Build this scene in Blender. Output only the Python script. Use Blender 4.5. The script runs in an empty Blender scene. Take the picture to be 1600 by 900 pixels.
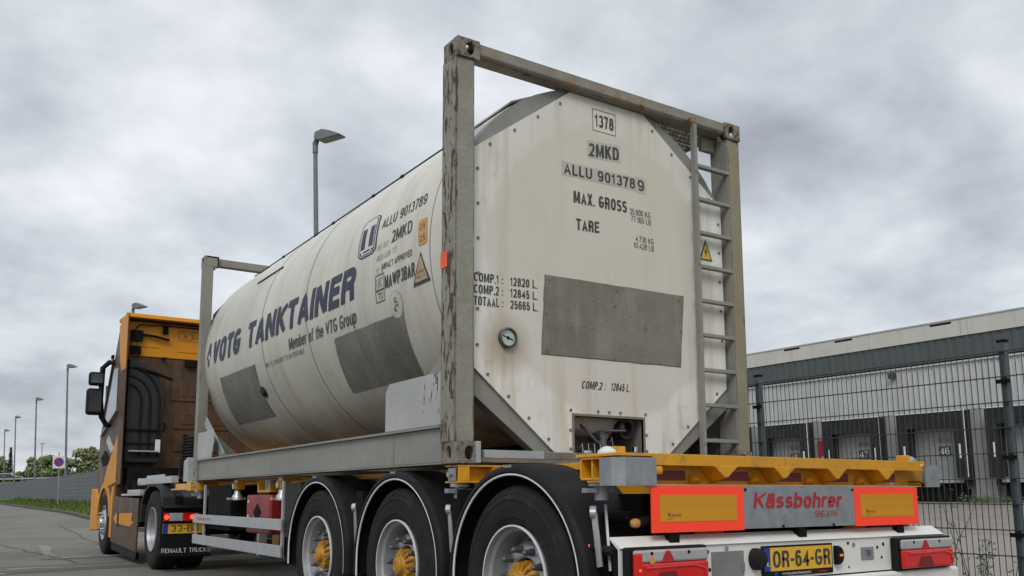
import bpy, bmesh, math, random
from mathutils import Vector, Matrix
rnd = random.Random(7)
R = math.radians
PI = math.pi
scene = bpy.context.scene
COL = scene.collection

# ------------------------------------------------------------------ camera
CAM = Vector((-3.7782, -4.4217, 0.9393))
cam = bpy.data.cameras.new('camera')
cam.lens = 36 * 1374.08 / 1600; cam.sensor_width = 36
cam.shift_y = (594.68 - 450) / 1600
cam.clip_start = 0.05; cam.clip_end = 6000
co = bpy.data.objects.new('camera', cam); COL.objects.link(co)
cr, cu, cf = (0.83485486, -0.5504579, -0.00366834), (-0.06881396, -0.11097415, 0.99143803), (0.54615199, 0.82745443, 0.1305265)
co.matrix_world = Matrix(((cr[0], cu[0], -cf[0], CAM.x), (cr[1], cu[1], -cf[1], CAM.y), (cr[2], cu[2], -cf[2], CAM.z), (0, 0, 0, 1)))
scene.camera = co

# ------------------------------------------------------------------ overcast sky and sun
SUN_EL, SUN_AZ = R(42), R(222)            # azimuth from +Y clockwise: behind the camera, towards its side of the lorry
w = bpy.data.worlds.new('World'); scene.world = w; w.use_nodes = True
nt = w.node_tree; nt.nodes.clear(); N = nt.nodes; L = nt.links
def wn(t, **k):
    n = N.new(t)
    for a, b in k.items(): setattr(n, a, b)
    return n
def wmath(op, a, b=None, clamp=False):
    n = wn('ShaderNodeMath', operation=op); n.use_clamp = clamp
    for i, v in enumerate((a, b)):
        if v is None: continue
        if isinstance(v, (int, float)): n.inputs[i].default_value = v
        else: L.new(v, n.inputs[i])
    return n.outputs[0]
out = wn('ShaderNodeOutputWorld'); bg = wn('ShaderNodeBackground'); L.new(bg.outputs[0], out.inputs[0])
sky = wn('ShaderNodeTexSky', sky_type='NISHITA'); sky.sun_disc = False
sky.sun_elevation = SUN_EL; sky.sun_rotation = SUN_AZ
tc = wn('ShaderNodeTexCoord'); nv = wn('ShaderNodeVectorMath', operation='NORMALIZE'); L.new(tc.outputs['Generated'], nv.inputs[0])
D = nv.outputs[0]
sp = wn('ShaderNodeSeparateXYZ'); L.new(D, sp.inputs[0])
zz = wmath('ADD', wmath('MAXIMUM', sp.outputs[2], 0.0), 0.34)
cb = wn('ShaderNodeCombineXYZ'); L.new(wmath('DIVIDE', sp.outputs[0], zz), cb.inputs[0]); L.new(wmath('DIVIDE', sp.outputs[1], zz), cb.inputs[1])
def cloud(scale, detail, rough, dist, off):
    mp = wn('ShaderNodeMapping'); L.new(cb.outputs[0], mp.inputs[0]); mp.inputs['Location'].default_value = off
    n = wn('ShaderNodeTexNoise'); L.new(mp.outputs[0], n.inputs['Vector'])
    n.inputs['Scale'].default_value = scale; n.inputs['Detail'].default_value = detail
    n.inputs['Roughness'].default_value = rough; n.inputs['Distortion'].default_value = dist
    return n.outputs['Fac']
big = cloud(.95, 7, .50, .3, (3.1, 1.7, 0)); fine = cloud(4.4, 10, .56, .15, (9.4, 5.2, 0))
val = wmath('ADD', wmath('MULTIPLY', wmath('SUBTRACT', big, .5), 1.7), wmath('MULTIPLY', wmath('SUBTRACT', fine, .5), 1.05))
mid = cloud(2.3, 6, .50, .1, (1.3, 7.7, 0)); val = wmath('ADD', val, wmath('MULTIPLY', wmath('SUBTRACT', mid, .5), 1.6)); val = wmath('ADD', val, .475)
for d, wd, amp in (((.127, .961, .245), .022, .30), ((.397, .856, .333), .02, .02), ((.592, .65, .476), .02, .10), ((.847, .466, .256), .012, .34),
                   ((.028, .91, .414), .012, -.28), ((.768, .529, .361), .016, .02), ((.175, .956, .237), .0015, -.22), ((.086, .991, .101), .008, -.16),
                   ((.523, .693, .497), .008, -.10), ((.195, .884, .424), .01, .20), ((.30, .88, .34), .006, -.14), ((.70,.64,.30), .006, .10), ((.80,.40,.45), .01, -.04)):
    dp = wn('ShaderNodeVectorMath', operation='DOT_PRODUCT'); L.new(D, dp.inputs[0]); dp.inputs[1].default_value = Vector(d).normalized()
    g = wmath('POWER', 2.71828, wmath('DIVIDE', wmath('SUBTRACT', dp.outputs['Value'], 1.0), wd))
    val = wmath('ADD', val, wmath('MULTIPLY', g, amp))
val = wmath('ADD', wmath('MULTIPLY', val, .80), .085)
ramp = wn('ShaderNodeValToRGB'); L.new(val, ramp.inputs[0])
e = ramp.color_ramp.elements
e[0].position = .0; e[0].color = (.29, .31, .345, 1)
e[1].position = 1.0; e[1].color = (.92, .94, .965, 1)
for p_, c_ in ((.28, (.43, .46, .505, 1)), (.52, (.585, .62, .665, 1)), (.76, (.765, .79, .825, 1))):
    x = e.new(p_); x.color = c_
# an overcast sky is brighter overhead
up = wmath('ADD', 1.0, wmath('MULTIPLY', wmath('MAXIMUM', wmath('SUBTRACT', sp.outputs[2], .5), 0.0), 1.8))
cm = wn('ShaderNodeVectorMath', operation='SCALE'); L.new(ramp.outputs[0], cm.inputs[0]); L.new(up, cm.inputs['Scale'])
sc = wn('ShaderNodeVectorMath', operation='SCALE'); L.new(cm.outputs[0], sc.inputs[0]); sc.inputs['Scale'].default_value = 10.0
mx = wn('ShaderNodeMix', data_type='RGBA'); mx.inputs['Factor'].default_value = .93
L.new(sky.outputs[0], mx.inputs['A']); L.new(sc.outputs[0], mx.inputs['B'])
L.new(mx.outputs['Result'], bg.inputs[0]); bg.inputs[1].default_value = .116

sun = bpy.data.lights.new('sun', 'SUN'); sun.energy = 1.45; sun.angle = R(24); sun.color = (1, .95, .88)
so = bpy.data.objects.new('sun', sun); COL.objects.link(so)
sd = Vector((math.sin(SUN_AZ) * math.cos(SUN_EL), math.cos(SUN_AZ) * math.cos(SUN_EL), math.sin(SUN_EL)))
so.rotation_euler = sd.to_track_quat('Z', 'Y').to_euler(); so.location = (0, 0, 40)
scene.view_settings.view_transform = 'Standard'; scene.view_settings.look = 'None'
scene.view_settings.exposure = 0.0; scene.view_settings.gamma = 1; scene.view_settings.use_curve_mapping = False
scene.render.engine = 'CYCLES'

# ------------------------------------------------------------------ materials
def mat(name, c1, c2=None, rough=.5, metal=0, nscale=6, stretch=(1, 1, 1), bump=0, bscale=60, emit=None, spec=.5,
        rust=None, streak=None, streak2=None, coat=0, disc=None, contrast=.5, alpha=1, trans=0, edge=0):
    m = bpy.data.materials.new(name); m.use_nodes = True
    t = m.node_tree; ns = t.nodes; lk = t.links; b = ns['Principled BSDF']
    def n(k, **a):
        q = ns.new(k)
        for x, y in a.items(): setattr(q, x, y)
        return q
    tcn = n('ShaderNodeTexCoord'); OC = tcn.outputs['Object']
    def noise(scale, detail=5, r=.55, st=(1, 1, 1), off=(0, 0, 0), dist=0):
        mp = n('ShaderNodeMapping'); mp.inputs['Scale'].default_value = st; mp.inputs['Location'].default_value = off; lk.new(OC, mp.inputs[0])
        q = n('ShaderNodeTexNoise'); q.inputs['Scale'].default_value = scale; q.inputs['Detail'].default_value = detail
        q.inputs['Roughness'].default_value = r; q.inputs['Distortion'].default_value = dist; lk.new(mp.outputs[0], q.inputs['Vector']); return q.outputs['Fac']
    def rng(v, a, c, lo=0, hi=1):
        q = n('ShaderNodeMapRange'); q.inputs[1].default_value = a; q.inputs[2].default_value = c; q.inputs[3].default_value = lo; q.inputs[4].default_value = hi
        lk.new(v, q.inputs[0]); return q.outputs[0]
    def mix(f, a, c):
        q = n('ShaderNodeMix', data_type='RGBA')
        if isinstance(f, float): q.inputs['Factor'].default_value = f
        else: lk.new(f, q.inputs['Factor'])
        for s, v in (('A', a), ('B', c)):
            if isinstance(v, tuple): q.inputs[s].default_value = (*v, 1)
            else: lk.new(v, q.inputs[s])
        return q.outputs['Result']
    def math_(op, a, c):
        q = n('ShaderNodeMath', operation=op)
        for i, v in enumerate((a, c)):
            if isinstance(v, (int, float)): q.inputs[i].default_value = v
            else: lk.new(v, q.inputs[i])
        return q.outputs[0]
    c2 = c2 or tuple(x * .82 for x in c1)
    h = .5 - contrast * .3
    col = mix(rng(noise(nscale, 6, .6, stretch), h, 1 - h), c1, c2)
    rg = None
    for sk in (streak, streak2):
        if sk:      # (colour, scale, stretch, from, to, amount, axis mask or None)
            f = math_('MULTIPLY', rng(noise(sk[1], 4, .6, sk[2], (3, 5, 1)), sk[3], sk[4]), sk[5])
            if len(sk) > 6 and sk[6]:
                ax, a0, a1 = sk[6]; sx = n('ShaderNodeSeparateXYZ'); lk.new(OC, sx.inputs[0])
                f = math_('MULTIPLY', f, rng(sx.outputs[ax], a0, a1))
            col = mix(f, col, sk[0])
    for disc in (disc or []):        # (centre, radius, colour, amount): a faint round mark
        vd = n('ShaderNodeVectorMath', operation='DISTANCE'); lk.new(OC, vd.inputs[0]); vd.inputs[1].default_value = disc[0]
        wob = math_('ADD', vd.outputs['Value'], math_('MULTIPLY', noise(5), disc[1] * .14))
        col = mix(math_('MULTIPLY', rng(wob, disc[1] * 1.09 + disc[4], disc[1] * 1.03), disc[3]), col, disc[2])
    if rust:        # (scale, threshold, softness, stretch, colour, colour2[, mask axis, from, to, gain])
        f = noise(rust[0], 8, .68, rust[3], (7, 2, 4), .4)
        if len(rust) > 6:
            sx = n('ShaderNodeSeparateXYZ'); lk.new(OC, sx.inputs[0]); f = math_('ADD', f, rng(sx.outputs[rust[6]], rust[7], rust[8], 0, rust[9]))
        if edge:    # paint chipped away along the edges of the steel
            bv = n('ShaderNodeBevel'); bv.samples = 4; bv.inputs['Radius'].default_value = .022; ge = n('ShaderNodeNewGeometry'); dt = n('ShaderNodeVectorMath', operation='DOT_PRODUCT')
            lk.new(bv.outputs[0], dt.inputs[0]); lk.new(ge.outputs['Normal'], dt.inputs[1]); f = math_('ADD', f, rng(dt.outputs['Value'], .99, .86, 0, edge))
        f = rng(f, rust[1], rust[1] + rust[2])
        col = mix(f, col, mix(noise(rust[0] * 3), rust[4], rust[5]))
        rg = math_('ADD', math_('MULTIPLY', f, .85 - rough), rough); lk.new(rg, b.inputs['Roughness'])
    lk.new(col, b.inputs['Base Color'])
    if rg is None:
        lk.new(rng(noise(nscale * 1.7, 5), .3, .7, max(rough - .08, 0), min(rough + .08, 1)), b.inputs['Roughness'])
    b.inputs['Metallic'].default_value = metal; b.inputs['Specular IOR Level'].default_value = spec
    b.inputs['Coat Weight'].default_value = coat; b.inputs['Coat Roughness'].default_value = .08
    b.inputs['Transmission Weight'].default_value = trans
    if emit: b.inputs['Emission Color'].default_value = (*emit[0], 1); b.inputs['Emission Strength'].default_value = emit[1]
    if bump:
        q = n('ShaderNodeBump'); q.inputs['Strength'].default_value = bump; q.inputs['Distance'].default_value = .01
        lk.new(noise(bscale, 6), q.inputs['Height']); lk.new(q.outputs[0], b.inputs['Normal'])
    return m
RUST1, RUST2 = (.13, .06, .035), (.05, .03, .022)
GREY = (.235, .235, .20)
M = {}
M['frame'] = mat('grey_frame_paint', GREY, (.19, .19, .16), .55, nscale=3, edge=.18, bump=.25, bscale=40, rust=(14, .68, .03, (1, 1, .6), RUST1, RUST2),
                 streak=((.17, .12, .075), 5, (3, 3, .3), .52, .72, .6))
M['worn'] = mat('peeling_frame_paint', (.26, .26, .215), (.205, .205, .17), .6, nscale=4, edge=.30, bump=.5, bscale=30,
                rust=(30, .70, .03, (1, 1, .25), (.10, .055, .035), RUST2, 0, -1.228, -1.240, .18), streak=((.24, .17, .09), 6, (4, 4, .3), .52, .72, .5))
M['gusset'] = mat('chipped_gusset_paint', (.40, .41, .40), (.34, .35, .335), .6, nscale=3, bump=.3, bscale=30,
                rust=(18, .68, .03, (1, 1, .4), (.12, .08, .055), RUST2, 1, -2.45, -2.80, .13))
M['worn_right'] = mat('streaked_frame_paint', (.25, .24, .175), (.20, .195, .145), .6, nscale=4, edge=.30, bump=.4, bscale=30,
                rust=(18, .69, .03, (1, 1, .3), RUST1, RUST2, 0, 1.16, 1.25, .07), streak=((.30, .20, .08), 7, (5, 5, .25), .48, .66, .7))
M['beam'] = mat('rusty_beam_paint', (.25, .24, .20), (.185, .18, .15), .6, nscale=5, edge=.30, bump=.4, bscale=30,
                rust=(13, .615, .04, (.5, 1, 1), (.15, .07, .035), RUST2), streak=((.27, .15, .07), 5, (2.5, 1, 1), .50, .66, .8))
M['casting'] = mat('rusty_casting', (.23, .215, .175), (.16, .135, .10), .75, nscale=12, bump=.7, bscale=45, rust=(16, .535, .05, (1, 1, 1), RUST1, RUST2))
M['rail'] = mat('grey_rail_paint', (.25, .25, .225), (.205, .205, .185), .55, nscale=2, stretch=(1, .5, 3), bump=.2, bscale=30,
                rust=(8, .69, .03, (1, .5, 1), RUST1, RUST2, 2, .05, -.0, .10), streak=((.17, .165, .14), 4, (1, 3, .3), .5, .7, .5))
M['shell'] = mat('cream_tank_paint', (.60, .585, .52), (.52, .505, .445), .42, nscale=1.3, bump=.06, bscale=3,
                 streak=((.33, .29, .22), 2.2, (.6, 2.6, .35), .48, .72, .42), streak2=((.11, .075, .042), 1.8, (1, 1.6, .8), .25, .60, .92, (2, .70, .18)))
M['shell_seam'] = mat('tank_seam_strip', (.24, .225, .19), (.17, .155, .13), .5)
M['panel'] = mat('white_end_panel', (.74, .73, .70), (.64, .63, .59), .5, nscale=1.6, bump=.08, bscale=5, disc=[((0, -2.92, 1.31), 1.0, (.55, .515, .445), .62, 0), ((0, -2.92, 1.72), .72, (.56, .52, .42), .5, .25), ((-.85, -2.92, .74), .10, (.34, .27, .19), .65, .12)],
                 streak=((.42, .33, .18), 4.5, (2.2, 1, .18), .50, .72, .62), streak2=((.36, .31, .22), 9, (1, 1, 1), .60, .74, .35))
M['patch'] = mat('rough_dirty_sheet', (.205, .19, .165), (.15, .14, .12), .75, nscale=3, bump=.4, bscale=50, streak=((.29, .27, .235), 3, (2, 2, .5), .52, .7, .5), streak2=((.085, .08, .07), 12, (1, 1, 1), .62, .74, .6))
M['sheet_rim'] = mat('old_glue_edge', (.30, .25, .19), (.14, .11, .08), .85, nscale=30, contrast=1)
M['rivet'] = mat('dull_rivet', (.20, .17, .13), (.12, .10, .075), .7, nscale=20)
M['dark'] = mat('matt_black', (.008, .008, .008), (.005, .005, .005), .8, spec=.15)
M['ink'] = mat('black_paint_lettering', (.035, .035, .04), (.06, .06, .06), .6, nscale=20)
M['blue_ink'] = mat('navy_paint_lettering', (.018, .022, .055), (.035, .04, .075), .55, nscale=9)
M['fade_ink'] = mat('faded_lettering', (.22, .22, .21), (.42, .41, .36), .6, nscale=30, contrast=1)
M['cream_ink'] = mat('pale_marking', (.62, .61, .55), None, .5)
M['sticker_grey'] = mat('grey_sticker', (.42, .40, .34), (.50, .48, .42), .6, nscale=14)
M['orange_st'] = mat('orange_sticker', (.55, .27, .07), (.50, .30, .12), .6, nscale=10)
M['red_st'] = mat('fluorescent_sticker', (.9, .13, .04), None, .6)
M['yel_st'] = mat('yellow_sticker', (.65, .43, .04), None, .5)
M['peach'] = mat('faded_triangle', (.52, .36, .20), None, .6)
M['yellow'] = mat('yellow_chassis_paint', (.68, .32, .010), (.58, .27, .010), .38, nscale=3, coat=.15, spec=.4, streak=((.36, .20, .05), 5, (1, 1, 1), .48, .70, .6), streak2=((.16, .11, .055), 18, (1, 1, 1), .58, .74, .65))
M['hub_yellow'] = mat('dusty_hub_paint', (.52, .25, .012), (.36, .18, .02), .5, nscale=14, contrast=1)
M['yellow_cab'] = mat('yellow_cab_paint', (.62, .245, .006), (.55, .22, .006), .45, nscale=2, spec=.3)
M['brown'] = mat('brown_metallic_paint', (.085, .048, .025), (.065, .036, .02), .45, nscale=2, spec=.25)
M['brown_wall'] = mat('dusty_brown_paint', (.078, .038, .016), (.055, .028, .013), .5, nscale=3, spec=.3, streak=((.15, .11, .08), 4, (2, 2, .5), .5, .7, .4))
M['galv'] = mat('galvanised_steel', (.33, .35, .37), (.25, .27, .29), .5, metal=.45, nscale=14, bump=.1, bscale=60)
M['alu'] = mat('aluminium', (.52, .53, .54), (.46, .47, .48), .4, metal=.6, nscale=8)
M['galv_new'] = mat('pale_galvanised_beam', (.42, .44, .45), (.34, .36, .37), .5, metal=.3, nscale=6)
M['dirty_beam'] = mat('dirty_beam_paint', (.20, .185, .15), (.12, .105, .08), .8, nscale=9, bump=.4)
M['white'] = mat('white_bumper_paint', (.70, .69, .655), (.65, .64, .605), .4, nscale=3, streak=((.48, .45, .39), 6, (1, 1, .5), .55, .75, .35))
M['rubber'] = mat('tyre_rubber', (.011, .011, .0108), (.019, .018, .017), .8, spec=.25, streak=((.045, .042, .036), 7, (1, 1, 1), .56, .74, .45), nscale=9, bump=.35, bscale=40)
M['plastic'] = mat('black_fender_plastic', (.007, .0075, .0085), (.012, .0122, .013), .58, spec=.16, nscale=5, bump=.15, bscale=120)
M['plastic_grey'] = mat('dark_grey_plastic', (.024, .024, .026), (.017, .017, .018), .6, spec=.3, nscale=5, bump=.15, bscale=60)
M['steel'] = mat('wheel_steel_silver', (.42, .43, .45), (.34, .35, .37), .38, metal=.55, nscale=7)
M['nut'] = mat('dark_nut_cover', (.13, .13, .135), (.09, .09, .09), .5, metal=.5)
M['white_line'] = mat('white_edge_line', (.75, .75, .75), None, .4)
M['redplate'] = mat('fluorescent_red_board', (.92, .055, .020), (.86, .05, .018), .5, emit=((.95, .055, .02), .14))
M['amberplate'] = mat('amber_reflector_board', (.60, .27, .008), (.54, .24, .008), .45, nscale=2, stretch=(.2, 1, 12))
M['redrefl'] = mat('dark_red_reflector', (.19, .012, .015), (.15, .01, .012), .35)
M['lamp_red'] = mat('red_lamp_lens', (.50, .012, .010), (.40, .01, .008), .18, coat=.6, emit=((.8, .01, .01), .12))
M['lamp_clear'] = mat('clear_lamp_lens', (.42, .42, .43), (.30, .30, .31), .2, coat=.5)
M['lamp_lit'] = mat('lit_red_lamp', (.9, .05, .03), None, .3, emit=((1, .06, .03), 2.2))
M['lamp_amber'] = mat('lit_amber_lamp', (.6, .2, .02), None, .3, emit=((1, .3, .03), .35))
M['lamp_pink'] = mat('small_red_marker_lens', (.8, .15, .15), None, .3, emit=((1, .15, .15), .5))
M['plate_yel'] = mat('yellow_number_plate', (.72, .42, .03), (.68, .40, .03), .4)
M['plate_blue'] = mat('blue_plate_band', (.02, .05, .30), None, .4)
M['red_text'] = mat('red_lettering', (.42, .02, .025), None, .45)
M['green_gl'] = mat('gauge_face', (.45, .55, .50), (.38, .46, .42), .25, coat=.8)
M['redbox'] = mat('red_plastic_box', (.26, .014, .013), (.18, .010, .010), .4)
M['glass'] = mat('dark_cab_glass', (.03, .035, .04), None, .05, coat=1)
M['chrome'] = mat('polished_metal', (.6, .6, .6), None, .15, metal=1)
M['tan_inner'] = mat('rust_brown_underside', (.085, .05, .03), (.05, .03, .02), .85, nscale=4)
M['white_txt'] = mat('white_lettering', (.7, .7, .7), None, .5)
M['mint'] = mat('pale_plastic_cone', (.52, .62, .62), (.6, .63, .62), .4)
# surroundings
M['asphalt'] = mat('worn_asphalt', (.115, .107, .092), (.195, .183, .157), .85, nscale=60, bump=.7, bscale=140, contrast=1.1,
                   streak=((.095, .09, .08), .35, (1, 1, 1), .46, .60, .65), streak2=((.20, .19, .172), .6, (1, .3, 1), .56, .70, .5))
M['tar'] = mat('dark_tar_repair', (.055, .053, .05), (.08, .077, .072), .8, nscale=30, bump=.5, bscale=90)
M['paint_mark'] = mat('worn_white_road_paint', (.42, .42, .40), (.20, .195, .185), .8, nscale=14, contrast=1)
M['grass'] = mat('short_grass', (.065, .115, .015), (.10, .14, .022), .9, nscale=8, bump=1, bscale=30, streak=((.13, .11, .05), 2.5, (1, 1, 1), .55, .7, .5))
M['kerb'] = mat('mossy_concrete_kerb', (.05, .047, .038), (.095, .088, .072), .85, nscale=8, bump=.5)
M['yard'] = mat('beige_paving', (.225, .205, .18), (.185, .165, .145), .85, nscale=40, bump=.4, bscale=60, streak=((.17, .15, .13), .5, (1, 1, 1), .48, .6, .6))
M['earth'] = mat('field_ground', (.07, .085, .035), (.11, .10, .05), .95, nscale=.5)
M['cladding'] = mat('pale_grey_cladding', (.50, .51, .51), (.44, .45, .45), .55, nscale=.8, streak=((.36, .36, .34), 2, (1, 4, .15), .5, .68, .5))
M['plinth'] = mat('grey_concrete_wall', (.33, .335, .33), (.27, .275, .27), .8, nscale=1, streak=((.20, .20, .19), 1.5, (1, 3, .3), .5, .7, .5))
M['green'] = mat('dark_green_cladding', (.056, .070, .070), (.080, .097, .097), .5, nscale=.9, stretch=(1, 5, .08), contrast=1)
M['fascia'] = mat('cream_fascia', (.55, .545, .50), (.50, .495, .455), .6, nscale=.7, streak=((.38, .37, .32), 1.5, (1, 3, .2), .55, .72, .5))
M['shelter'] = mat('black_dock_rubber', (.016, .017, .020), (.026, .027, .030), .75, nscale=2, spec=.25)
M['dockdoor'] = mat('grey_dock_door', (.26, .265, .26), (.22, .225, .22), .6)
M['reddoor'] = mat('red_door_paint', (.42, .025, .03), None, .5)
M['signdark'] = mat('dark_number_sign', (.05, .055, .06), None, .6)
M['wire'] = mat('grey_fence_wire', (.075, .083, .088), (.055, .06, .065), .5, metal=.3)
M['post'] = mat('blue_grey_post', (.10, .125, .14), (.08, .10, .115), .5, metal=.2, nscale=8)
M['slat'] = mat('grey_privacy_strips', (.105, .115, .13), (.145, .158, .175), .7, nscale=3, stretch=(1, 2, .4), contrast=1)
M['strip_wire'] = mat('pale_strip_wire', (.16, .175, .19), (.20, .215, .23), .6)
M['pole'] = mat('galvanised_pole', (.17, .20, .215), (.14, .165, .18), .55, metal=.3, nscale=4)
M['lum'] = mat('luminaire_grey', (.12, .125, .13), (.20, .20, .20), .5, nscale=12, contrast=1)
M['lumglass'] = mat('luminaire_glass', (.30, .30, .27), None, .3)
M['bark'] = mat('grey_brown_bark', (.11, .09, .07), (.07, .055, .045), .9, nscale=6, bump=.5)
M['sign_white'] = mat('sign_white', (.72, .72, .72), None, .5)
M['sign_blue'] = mat('sign_blue', (.03, .05, .30), None, .5)
M['sign_red'] = mat('sign_red', (.55, .03, .03), None, .5)
M['carpaint'] = mat('dark_car_paint', (.025, .028, .035), None, .25, coat=1)
def leafmat(name, a, b):
    return mat(name, a, b, .75, nscale=1.2, contrast=1)
M['leaf1'] = leafmat('spring_leaves', (.20, .25, .085), (.12, .16, .055))
M['leaf2'] = leafmat('pale_spring_leaves', (.25, .25, .12), (.15, .17, .07))
M['leaf3'] = leafmat('dark_needles', (.016, .030, .018), (.028, .045, .026))
M['leaf4'] = leafmat('hedge_leaves', (.065, .095, .03), (.10, .125, .045))
M['twig'] = mat('dry_twigs', (.07, .05, .035), (.11, .08, .05), .9)

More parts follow.
